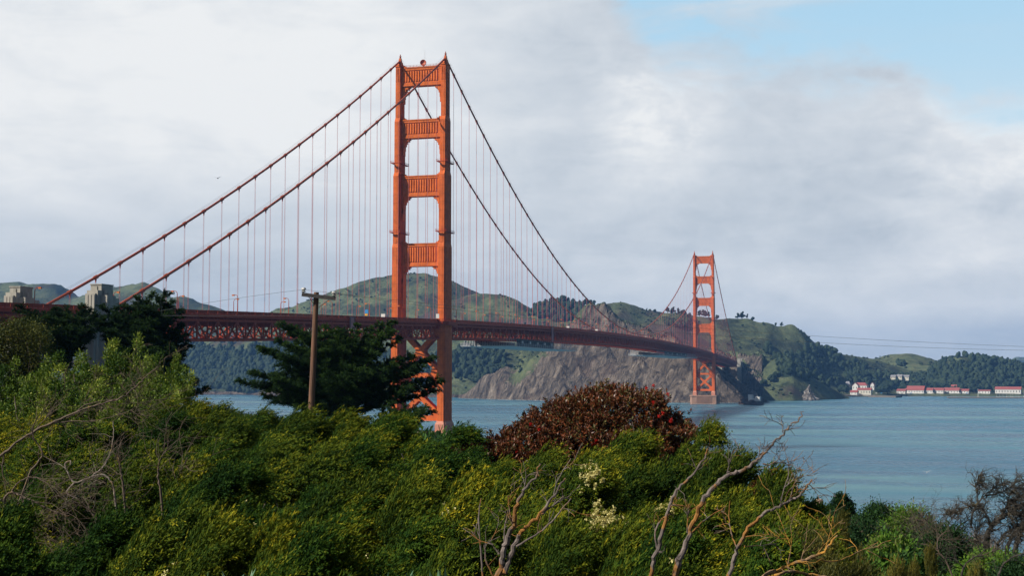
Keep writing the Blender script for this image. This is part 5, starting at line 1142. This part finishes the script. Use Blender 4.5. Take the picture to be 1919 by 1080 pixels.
# ------------------------------------------------------------------ utility pole and wires
def utility_pole():
    Z = 90; px = 585; g0 = ground_z(px, Z); tz = P(593, 548, Z)[2]; x, y = XY(px, Z); o = empty('utility_pole', (x, y, g0), None, 'weathered wooden utility pole with a single tilted crossarm in front of the cypress', 'utility pole')
    top = P(593, 548, Z)-np.array([x, y, g0]); bt = P(582, 800, Z)-np.array([x, y, g0]); bt = bt+(bt-top)*(bt[2]+1)/(top[2]-bt[2]); n = 14
    MB().tube([bt+(top-bt)*k/n for k in range(n+1)], [.235-.06*k/n for k in range(n+1)], 12).build('pole', MAT['pole'], o)
    a, b = P(565.5, 552, Z-.35)-np.array([x, y, g0]), P(629, 560, Z-.15)-np.array([x, y, g0]); MB().bar(a, b, .16, .25).build('crossarm', MAT['armwood'], o)
    for p in ((569, 545), (626, 552)):
        q = P(p[0], p[1]+4, Z-.3)-np.array([x, y, g0]); m = MB().tube([q-(0, 0, .12), q+(0, 0, .05)], .03, 6)
        m.build('insulator_pin', MAT['darkmetal'], o); MB().tube([q+(0, 0, .03), q+(0, 0, .09), q+(0, 0, .12), q+(0, 0, .2), q+(0, 0, .23), q+(0, 0, .34)], [.08, .19, .1, .11, .19, .12], 10).build('insulator', MAT['ceramic'], o)
    for p, r in (((577, 555), (588, 570)), ((620, 559.5), (597, 577))):
        MB().bar(P(*p, Z-.45)-np.array([x, y, g0]), P(*r, Z-.25)-np.array([x, y, g0]), .05, .03).build('brace', MAT['darkmetal'], o)
    bl = MB()
    for t in np.linspace(.35, .93, 11): q = bt+(top-bt)*t; s = (-1)**int(t*50); bl.tube([q+RT*(s*.12), q+RT*(s*.3)+(0, 0, .02)], .022, 5)
    bl.build('climbing_step', MAT['darkmetal'], o)
    return o
up_ = utility_pole()
def wire(pts, lab, z0, z1):
    us = np.array([p[0] for p in pts], float); ys = np.array([p[1] for p in pts], float); u = np.linspace(us[0], us[-1], 90); co = np.polyfit(us, ys, 2) if len(pts) == 3 else np.polyfit(us, ys, 1)
    if len(pts) > 3: y = np.interp(u, us, ys)
    else: y = np.polyval(co, u)
    iz = 1/z0+(u-us[0])/(us[-1]-us[0])*(1/z1-1/z0); m = MB(); m.tube([P(a, b, 1/c) for a, b, c in zip(u, y, iz)], .009, 4); tag(m.build('power_line', MAT['wire']), lab, 'wire', 'power lines')
wire([(569, 543), (1320, 616), (1919, 650)], 'upper thin wire running right from the pole past the far tower', 90, 96); wire([(626, 550), (1320, 628), (1919, 657)], 'lower thin wire running right from the pole past the far tower', 90, 94)
wire([(569, 543), (460, 557), (300, 583)], 'thin wire sloping left from the pole over the deck lamps', 90, 100); wire([(626, 550), (585, 555), (433, 577), (300, 592)], 'second thin wire sloping left from the pole, just under the other', 90, 100)

# ------------------------------------------------------------------ bare branches
def twig(m, p, d, L, r, depth, rng, wild=.35, pull=None):
    n = 6; pts = [p]; q = p.copy(); dd = d.copy()
    for k in range(n): dd = unit(dd+rng.normal(size=3)*wild*.5+(pull*.06 if pull is not None else 0)); q = q+dd*L/n; pts.append(q)
    m.tube(pts, [max(r*(1-.75*k/n), .0012) for k in range(n+1)], 5 if r > .006 else 4, False)
    if depth > 0:
        for k in range(rng.integers(2, 5)):
            i = rng.integers(1, n+1); nd = unit(unit(pts[i]-pts[i-1])+unit(rng.normal(size=3))*.85); twig(m, pts[i], nd, L*rng.uniform(.4, .7), r*.5, depth-1, rng, wild, pull)
def bare(name, label, lines, Z, mat, seed, twigs=6, tw_len=.22, root=None, group=None, wild=.35, depth=1, pull=None, cat='bare shrub', thick=.6, tw_r=.002):
    """lines: [(points (px,py,dz), r0, r1)]"""
    rng = np.random.default_rng(seed); p0 = lines[0][0][0]; b = P(p0[0], p0[1], Z+(p0[2] if len(p0) > 2 else 0)); g0 = ground_z(p0[0], Z); base = np.array([b[0], b[1], min(g0, b[2]-.05)])
    o = empty(name, tuple(base), None, label, cat, group)
    for j, (pts, r0, r1) in enumerate(lines):
        m = MB(); w = [P(p[0], p[1], Z+(p[2] if len(p) > 2 else 0))-base for p in pts]
        if j == 0: dn = unit(unit(w[0]-w[1])+np.array([0, 0, -.7])); root = w[0]+dn*((w[0][2]+.2)/max(-dn[2], .2))
        n = len(w); f = [root] if j == 0 else []                                   # catmull-rom smoothing with slight kinks
        for i in range(n-1):
            a, b_, c, d = w[max(i-1, 0)], w[i], w[i+1], w[min(i+2, n-1)]
            for t in np.linspace(0, 1, 6)[:-1]: f.append(.5*((2*b_)+(-a+c)*t+(2*a-5*b_+4*c-d)*t*t+(-a+3*b_-3*c+d)*t**3)+rng.normal(size=3)*r0*.16)
        f.append(w[-1]); k = len(f); r0, r1 = r0*thick, r1*thick; rad = [(r0+(r1-r0)*i/(k-1))*rng.uniform(.88, 1.14) for i in range(k)]; m.tube(f, rad, 8)
        for q in range(twigs):
            i = rng.integers(int(k*.25), k-1); d = unit(unit(f[i+1]-f[i])*.9+unit(rng.normal(size=3))*.8); twig(m, f[i], d, tw_len*rng.uniform(.5, 1.3), max(rad[i]*.35, tw_r), depth, rng, wild, pull)
        m.build('stem' if j == 0 else 'branch', mat, o)
    return o
BL = MAT['bark_lichen']; BG = MAT['bark_grey']; GB = 'bare lichened stems rising at the right of centre'
bare('bare_shrub', 'slender lichened bare stem, leftmost of the three rising at right of centre', [([(1216, 1120), (1222, 1070), (1232, 1030), (1245, 985), (1258, 940), (1272, 915), (1295, 893), (1318, 862), (1326, 842)], .020, .006), ([(1252, 960), (1262, 948, -.1), (1285, 950, -.1)], .008, .006), ([(1302, 885), (1316, 872), (1334, 858)], .006, .003), ([(1232, 1030, .1), (1228, 1000, .1), (1240, 975, .1), (1258, 965, 0)], .008, .006)], 6.6, BL, 1, 2, .10, group=GB)
bare('bare_shrub', 'longest lichened bare branch, reaching out over the water to the upper right', [([(1256, 1130), (1266, 1075), (1278, 1040), (1292, 1005), (1305, 968), (1322, 935), (1345, 905), (1372, 888), (1398, 878), (1420, 862), (1438, 845), (1455, 825), (1475, 805), (1492, 790), (1506, 772)], .026, .0035), ([(1292, 1005), (1310, 985, .1), (1335, 965, .2), (1355, 955, .2)], .007, .003), ([(1420, 862), (1423, 850), (1424, 838)], .005, .002), ([(1466, 812), (1467, 803), (1468, 793)], .0035, .0015), ([(1430, 870, 0), (1442, 872, 0), (1452, 866, 0)], .006, .003), ([(1288, 1000, -.1), (1289, 975, -.1), (1292, 945, -.1)], .006, .004), ([(1362, 890), (1366, 875), (1370, 862)], .005, .003)], 6.2, BL, 2, 4, .08, group=GB)
bare('bare_shrub', 'lower lichened bare branch curving right above the green scrub', [([(1352, 1130), (1366, 1080), (1378, 1045), (1390, 1015), (1408, 985), (1432, 964), (1455, 952), (1480, 940), (1502, 925), (1515, 908), (1521, 900)], .019, .005), ([(1480, 940), (1486, 915), (1493, 895), (1498, 878)], .005, .0016), ([(1462, 948), (1470, 915), (1478, 890), (1477, 872)], .0048, .0015), ([(1515, 908), (1525, 918), (1534, 930)], .0035, .002), ([(1382, 1030), (1372, 1005, .1), (1366, 970, .2), (1368, 940, .2)], .006, .003), ([(1395, 1025, .1), (1425, 1024, .2), (1455, 1020, .3)], .005, .003)], 6.4, BL, 3, 4, .12, group=GB)
bare('bare_shrub', 'thick mossy branch lying low along the bottom right', [([(1405, 1110), (1432, 1080), (1462, 1068), (1492, 1055), (1520, 1046), (1545, 1035), (1560, 1015), (1568, 1005)], .022, .006), ([(1440, 1085, -.3), (1480, 1072, -.3), (1515, 1078, -.2), (1550, 1082, -.2)], .013, .006), ([(1520, 1046), (1560, 1054, .1), (1600, 1040, .2), (1640, 1020, .3)], .007, .003), ([(1475, 1062, .2), (1482, 1030, .2), (1472, 1000, .2), (1462, 975, .2)], .005, .002), ([(1545, 1035, .1), (1556, 1000, .1), (1560, 975, .1)], .004, .002)], 6.8, bark_mat('mossy_bark', (.26, .17, .09), (.10, .06, .035), (.42, .21, .03), .55), 4, 4, .16)
bare('bare_shrub', 'forked bare shrub with an orange lichened base at the bottom centre', [([(925, 1130), (935, 1082), (943, 1050), (950, 1015), (962, 985), (968, 950), (980, 925), (1000, 895), (1012, 870)], .030, .005), ([(945, 1075), (958, 1040), (970, 1010), (985, 990), (1010, 968), (1030, 940), (1048, 915), (1060, 898)], .022, .005), ([(968, 1025, -.1), (990, 1012, -.1), (1022, 990, -.1), (1050, 960, -.1), (1070, 935, -.1)], .008, .004), ([(962, 985, .1), (955, 960, .1), (952, 930, .1)], .007, .004), ([(945, 1020, .1), (946, 990, .1), (951, 965, .1)], .006, .004), ([(1015, 965), (1040, 945), (1058, 930)], .008, .003), ([(928, 1085, .1), (912, 1055, .1), (908, 1020, .1)], .009, .004), ([(905, 1080, .2), (900, 1020, .2), (898, 960, .2), (902, 935, .2)], .008, .004), ([(978, 930, 0), (986, 895, 0), (980, 865, 0)], .004, .002), ([(1038, 930), (1046, 900), (1070, 860)], .005, .0025), ([(936, 1040), (925, 1025), (917, 1015)], .006, .005)], 6.0, BL, 5, 2, .12)
bare('bare_shrub', 'long grey branch slanting up to the right across the left bushes', [([(-20, 870), (8, 850), (50, 818), (95, 795), (140, 775), (185, 758), (215, 750), (240, 738), (262, 718), (280, 700), (300, 688)], .045, .010), ([(95, 795), (135, 790), (170, 790), (210, 782), (250, 768)], .02, .006), ([(140, 775), (160, 760), (190, 752), (228, 748)], .018, .008), ([(60, 815, .3), (90, 780, .3), (118, 760, .3)], .015, .006), ([(8, 850), (4, 880), (10, 910)], .022, .01)], 17, MAT['bark_brown'], 6, 10, .7, wild=.4, depth=2, thick=.42)
bare('bare_shrub', 'pale twisted branch with a bright hooked end at lower left', [([(215, 930), (210, 905), (192, 890), (165, 898), (140, 905), (128, 888), (122, 870), (132, 865), (132, 872)], .016, .012), ([(165, 898), (190, 880), (205, 855), (213, 820), (212, 790)], .016, .006), ([(140, 905), (125, 925), (145, 935)], .014, .008)], 14, bark_mat('pale_bark', (.34, .29, .25), (.14, .11, .09), (.3, .2, .1), .2), 7, 3, .5, wild=.4, depth=1)
bare('bare_shrub', 'tangle of thin bare twigs at the lower left edge', [([(10, 980), (8, 940), (20, 925), (40, 930), (70, 945), (100, 960), (130, 968)], .022, .008), ([(8, 940), (-10, 935), (-30, 925)], .02, .01), ([(20, 925), (35, 905), (60, 895), (100, 905)], .014, .006), ([(40, 930), (45, 960), (40, 1000), (60, 1030)], .016, .006), ([(0, 1015), (30, 1005), (60, 995), (90, 970)], .012, .006)], 12.5, MAT['bark_brown'], 8, 12, .7, wild=.5, depth=2)
for k, (a, lab) in enumerate([([(230, 905), (226, 880), (222, 850), (232, 820)], 'brown dead sprays upright in the left middle of the slope'), ([(300, 915), (296, 890), (300, 862), (312, 845)], 'brown dead sprays left of a yellow shrub in the slope'), ([(60, 880), (80, 850), (60, 815), (70, 780)], 'dense brown dead twigs above the tangle at left'), ([(190, 1000), (182, 975), (170, 960), (165, 945)], 'small brown dead spray near the lower left'), ([(340, 925), (332, 905), (340, 880), (352, 858)], 'brown dead sprays in a hollow left of the middle')]):
    bare('dead_shrub', lab, [(a, .02, .006)], 13+k*.4, MAT['bark_brown'], 20+k, 12, .4, group='dead brown sprays among the left shrubs', wild=.3, depth=1, pull=WIND)

# twisted wind-pruned tree at lower right
bare('twisted_tree', 'wind-pruned dark tree with crooked bare branches at the right edge', [
    ([(1849, 1040), (1850, 1010), (1856, 990), (1872, 975), (1890, 962), (1912, 950), (1935, 935)], .085, .035), ([(1872, 975), (1884, 955), (1900, 940), (1920, 925)], .045, .02), ([(1856, 990), (1850, 970), (1840, 955), (1826, 948), (1812, 952)], .03, .012),
    ([(1884, 1040), (1895, 1010), (1910, 990), (1930, 975)], .06, .03), ([(1820, 990), (1822, 965), (1832, 945), (1846, 930), (1862, 915), (1880, 905)], .03, .008), ([(1832, 945), (1832, 925), (1828, 910), (1838, 903), (1834, 915)][:4], .015, .004),
    ([(1846, 930), (1862, 928), (1885, 920), (1905, 905), (1930, 895)], .022, .008), ([(1812, 952), (1802, 956), (1790, 962), (1775, 965)], .014, .004), ([(1760, 1060), (1758, 1030), (1765, 1012), (1785, 1005), (1800, 985), (1815, 975)], .05, .012), ([(1765, 1012), (1755, 995), (1740, 985), (1728, 970)], .02, .006), ([(1890, 962), (1905, 965), (1925, 968)], .03, .02), ([(1900, 1060), (1905, 1020), (1920, 985), (1940, 950), (1960, 925)], .07, .02), ([(1912, 990), (1895, 975), (1888, 945), (1895, 925), (1910, 912)], .03, .01), ([(1870, 1060), (1868, 1030), (1880, 1005), (1902, 992), (1925, 985)], .04, .015), ([(1835, 1060), (1838, 1030), (1830, 1005), (1838, 985)], .03, .01)], 29, MAT['bark_dark'], 9, 36, .38, wild=.85, depth=2, tw_r=.011, pull=WIND, cat='tree', thick=.8)
bare('twisted_tree', 'tangled grey leafless bush below the wind-pruned tree at bottom right', [([(1800, 1090), (1806, 1065), (1822, 1048), (1845, 1040), (1870, 1030)], .03, .01), ([(1806, 1065), (1790, 1050), (1772, 1045)], .02, .008), ([(1870, 1090), (1880, 1060), (1900, 1045), (1925, 1035)], .03, .01), ([(1700, 1060), (1712, 1040), (1706, 1020), (1690, 1005)], .016, .006)], 19, MAT['bark_dark'], 10, 14, .6, wild=.6, depth=2, cat='tree')
bare('twisted_tree', 'low leafless bush standing alone on the scrub right of the golden sprig', [([(1772, 1050), (1757, 1030), (1762, 1005), (1780, 995)], .022, .008), ([(1757, 1030), (1735, 1022), (1716, 1020), (1702, 1008)], .016, .006), ([(1757, 1030), (1756, 1000), (1752, 985)], .014, .006), ([(1762, 1005), (1748, 990), (1735, 980)], .012, .005)], 21, MAT['bark_brown'], 11, 9, .5, wild=.55, depth=1, cat='tree')

# ------------------------------------------------------------------ right-hand slope: low scrub, stone, small plants
def slope_scrub():
    rng = np.random.default_rng(66); n = 5200; px = rng.uniform(1330, 2250, n); Z = rng.uniform(7, 44, n)**1.0; ok = np.array([z < 0.98*rc_of(math.degrees(math.atan((p-959.5)/2494)))+1.5 for p, z in zip(px, Z)]); px, Z = px[ok], Z[ok]
    C = np.array([[*XY(a, b), ground_z(a, b)] for a, b in zip(px, Z)]); n = len(C); tone = np.clip((fbm(C[:, 0]*.35, C[:, 1]*.35, 71, 3)-.5)*2.2+.5, 0, 1); hgt = .06+.34*fbm(C[:, 0]*.5, C[:, 1]*.5, 75, 3)
    nl = 56; li = np.repeat(np.arange(n), nl); m = len(li); off = rng.normal(size=(m, 3))*np.array([.2, .2, .12]); B = C[li]+off*(.6+.8*hgt[li][:, None])+np.stack([0*hgt[li], 0*hgt[li], hgt[li]*rng.uniform(.2, 1.3, m)], -1)
    V, F = leaves(B, unit(rng.normal(size=(m, 3))+np.array([0, 0, .8])), rng.uniform(.045, .10, m), rng.uniform(.02, .045, m), rng); t = np.clip(tone[li]*.75+rng.uniform(-.06, .26, m)+.0, 0, 1)
    tag(mesh_np('ground_cover', V, F, MAT['scrub'], attrs={'tint': ('FLOAT', np.repeat(t, 4))}), 'low green scrub covering the slope at the lower right', 'ground cover', kind='stuff')
    # dry grass along the crest
    n = 1500; px = rng.uniform(1585, 1860, n); B = np.array([[*XY(a, z), ground_z(a, z)+.35] for a, z in zip(px, rng.uniform(31, 37, n))]); V, F = leaves(B, unit(rng.normal(size=(n, 3))*.35+np.array([0, 0, 1])+WIND*.3), rng.uniform(.25, .6, n), .012, rng)
    tag(mesh_np('dry_grass', V, F, MAT['drygrass'], attrs={'tint': ('FLOAT', rng.uniform(0, 1, len(V)))}), 'dry grass stems along the crest of the right slope', 'grass', kind='stuff')
slope_scrub()
def wide_cover():
    rng = np.random.default_rng(88); n = 16000; a = rng.uniform(-34, 60, n); r = 4+rng.uniform(0, 1, n)**.7*(np.minimum(rc_of(a), 112)+10-4); z = gz(a, r); an = np.radians(a)
    C = np.stack([CAM[0]+r*(np.cos(an)*FWH[0]+np.sin(an)*RT[0]), CAM[1]+r*(np.cos(an)*FWH[1]+np.sin(an)*RT[1]), z], -1); pxs = 959.5+2494*np.tan(an); ok = (z > 20) & ~((pxs > 1330) & (pxs < 2250) & (r < 46)); C, r = C[ok], r[ok]; n = len(C); k = np.clip(r/22, .8, 3.2)
    nl = 34; li = np.repeat(np.arange(n), nl); m = len(li); B = C[li]+rng.normal(size=(m, 3))*np.array([.30, .30, .10])*k[li][:, None]+np.array([0, 0, .15]); V, F = leaves(B, unit(rng.normal(size=(m, 3))+np.array([0, 0, .7])), rng.uniform(.08, .16, m)*k[li], rng.uniform(.035, .065, m)*k[li], rng)
    t = np.clip(fbm(C[:, 0]*.12, C[:, 1]*.12, 91, 3)[li]*.9+rng.uniform(-.15, .15, m), 0, .9); tag(mesh_np('undergrowth', V, F, MAT['scrub'], attrs={'tint': ('FLOAT', np.repeat(t, 4))}), 'low undergrowth between and beneath the shrubs of the near slope', 'ground cover', kind='stuff')
wide_cover()
def scrub_bush(px, top, Z, w, lab, seed, t0):
    rng = np.random.default_rng(seed); g0 = ground_z(px, Z); h = max(P(px, top, Z)[2]-g0, .4); base = np.array([*XY(px, Z), g0]); o = empty('coastal_shrub', tuple(base), None, lab, 'shrub', 'low green shrubs on the right slope'); n = 420
    d = unit(rng.normal(size=(n, 3))); d[:, 2] = np.abs(d[:, 2]); C = d*np.array([w/2, w/2, h])*rng.uniform(.7, 1.0, (n, 1)); nl = 34; li = np.repeat(np.arange(n), nl); m = len(li); ct = rng.uniform(-.18, .18, n)
    V, F = leaves(C[li]+rng.normal(size=(m, 3))*w*.055, unit(d[li]+rng.normal(size=(m, 3))*.7), rng.uniform(.05, .09, m), rng.uniform(.02, .04, m), rng); mesh_np('foliage', V, F, MAT['scrub'], o, attrs={'tint': ('FLOAT', np.repeat(np.clip(t0+ct[li]+rng.uniform(-.1, .12, m), 0, .93), 4))}); stems(rng, 6, w/2, h, .012).build('stems', MAT['bark_grey'], o)
for k, a in enumerate([(1533, 948, 34, .9, 'grey-green shrub hiding the foot of the tan stone', .3), (1574, 928, 35, .8, 'small dark shrub right beside the tan stone on the crest', .22), (1485, 935, 33, 1.3, 'dark green shrub left of the tan stone on the crest', .25), (1640, 945, 33, 1.5, 'dark green shrub on the crest right of the tan stone', .3), (1700, 950, 30, 1.4, 'bright green shrub where the crest starts to drop', .7), (1545, 965, 26, 1.4, 'blue-green shrub just below the tan stone', .18), (1620, 985, 23, 1.5, 'dark shrub in the middle of the right slope', .12), (1665, 1000, 19, 1.2, 'bright green shrub in the middle of the right slope', .72), (1535, 1005, 17, 1.0, 'deep green shrub above the mossy branch', .2), (1760, 985, 26, 1.4, 'grey-green shrub below the dropping crest', .35), (1690, 1035, 14, .9, 'mid green shrub near the bottom of the right slope', .5), (1850, 1040, 24, 1.6, 'yellow-green shrub under the twisted tree', .85), (1905, 1050, 22, 1.4, 'dark shrub under the twisted tree at the right edge', .2), (1620, 1060, 11.5, .8, 'emerald shrub near the bottom edge of the right slope', .6)]):
    scrub_bush(*a[:5], 300+k, a[5])
def cairn():
    Z = 36; px = 1531; base = np.array([*XY(px, Z), ground_z(px, Z)]); tz = P(px, 936, Z)[2]-base[2]; o = empty('stone_post', tuple(base), None, 'rounded tan stone top showing above the scrub on the crest', 'stone', rz=YAW)
    MB().tube([(0, 0, -.3), (0, 0, tz-.16), (0, 0, tz-.14)], [.14, .14, .11], 14).build('shaft', MAT['sandstone'], o); MB().tube([(0, 0, tz-.14), (0, 0, tz-.05), (0, 0, tz)], [.12, .12, .07], 14).build('cap', MAT['sandstone'], o); MB().tube([(.2, -.05, -.3), (.2, -.05, tz-.22), (.2, -.05, tz-.19)], [.13, .13, .09], 10).tube([(-.2, -.02, -.3), (-.2, -.02, tz-.2), (-.2, -.02, tz-.18)], [.09, .09, .06], 10).build('side_stone', MAT['sandstone'], o)
cairn()
# broad-leaved plants at the bottom edge
for k, (px, top, Z, lab) in enumerate([(430, 1060, 6.2, 'blue-green leafy plant at the bottom edge, leftmost'), (492, 1045, 6.0, 'blue-green leafy plant at the bottom edge, tall single leaves'), (725, 1062, 6.1, 'blue-green leafy plant at the bottom edge left of the centre clump'), (775, 1058, 6.0, 'blue-green leafy clump at the bottom edge near the middle'), (822, 1056, 6.1, 'blue-green leafy plant at the bottom edge right of the centre clump')]):
    rng = np.random.default_rng(500+k); g0 = ground_z(px, Z); base = np.array([*XY(px, Z), g0]); o = empty('leafy_plant', tuple(base), None, lab, 'plant', 'blue-green leafy plants along the bottom edge'); h = P(px, top, Z)[2]-g0; n = 26
    B = np.stack([rng.normal(size=n)*.05, rng.normal(size=n)*.05, h-.13-rng.uniform(0, .08, n)], -1); V, F = leaves(B, unit(rng.normal(size=(n, 3))*.55+np.array([0, 0, 1.])), rng.uniform(.08, .13, n), rng.uniform(.022, .034, n), rng, .1); mesh_np('foliage', V, F, MAT['succulent'], o, attrs={'tint': ('FLOAT', np.repeat(rng.uniform(0, 1, n), 4))})
    m = MB()
    for q in B[:8]: m.tube([(0, 0, -.1), tuple(q*.6), tuple(q)], [.006, .005, .004], 4)
    m.build('stems', MAT['scrub_stem'] if 'scrub_stem' in MAT else BG, o)
# gulls
for px, py, Z, lab in ((850, 755, 420, 'seagull flying low over the water right of the near tower foot'), (408, 334, 300, 'tiny seagull high in the sky left of the near tower'), (1737, 886, 330, 'white seagull low over the bay at lower right')):
    q = P(px, py, Z); o = empty('seagull', tuple(q), None, lab, 'bird', None, YAW+.4); V, f = ico(2); v = V*np.array([.13, .42, .12]); mesh_np('body', v, f, MAT['bird'], o, True)
    for s in (-1, 1):
        m = MB(); up_w = .35 if s > 0 else .25
        m.add([(s*.1, .14, .05), (s*.1, -.12, .05), (s*.5, -.12, .05+up_w*.7), (s*.5, .12, .07+up_w*.7), (s*1.05, -.22, up_w), (s*1.0, -.1, up_w+.01), (s*.1, .14, .02), (s*.1, -.12, .02), (s*.5, -.12, .03+up_w*.7), (s*.5, .12, .04+up_w*.7)], [(0, 1, 2, 3), (3, 2, 4, 5), (6, 9, 8, 7), (9, 5, 4, 8), (0, 3, 9, 6), (3, 5, 9), (1, 7, 8, 2), (2, 8, 4)]); m.build('wing', MAT['bird'], o)

# ------------------------------------------------------------------ the air: one even, thin haze
def haze():
    o = MB().box(-7300, 7300, -3300, 9300, -9.0, 345.0).build('haze', None); m = bpy.data.materials.new('haze_air'); m.use_nodes = True; g = NG(m.node_tree); g.n.clear(); out = g.node('ShaderNodeOutputMaterial')
    v = g.node('ShaderNodeVolumePrincipled'); v.inputs['Color'].default_value = (.2, .47, 1.0, 1); v.inputs['Density'].default_value = 0.00006; v.inputs['Anisotropy'].default_value = 0.0; g.l.new(v.outputs[0], out.inputs['Volume']); o.data.materials.append(m); o['kind'] = 'stuff'; o['label'] = 'thin pale blue haze over the strait'
haze()
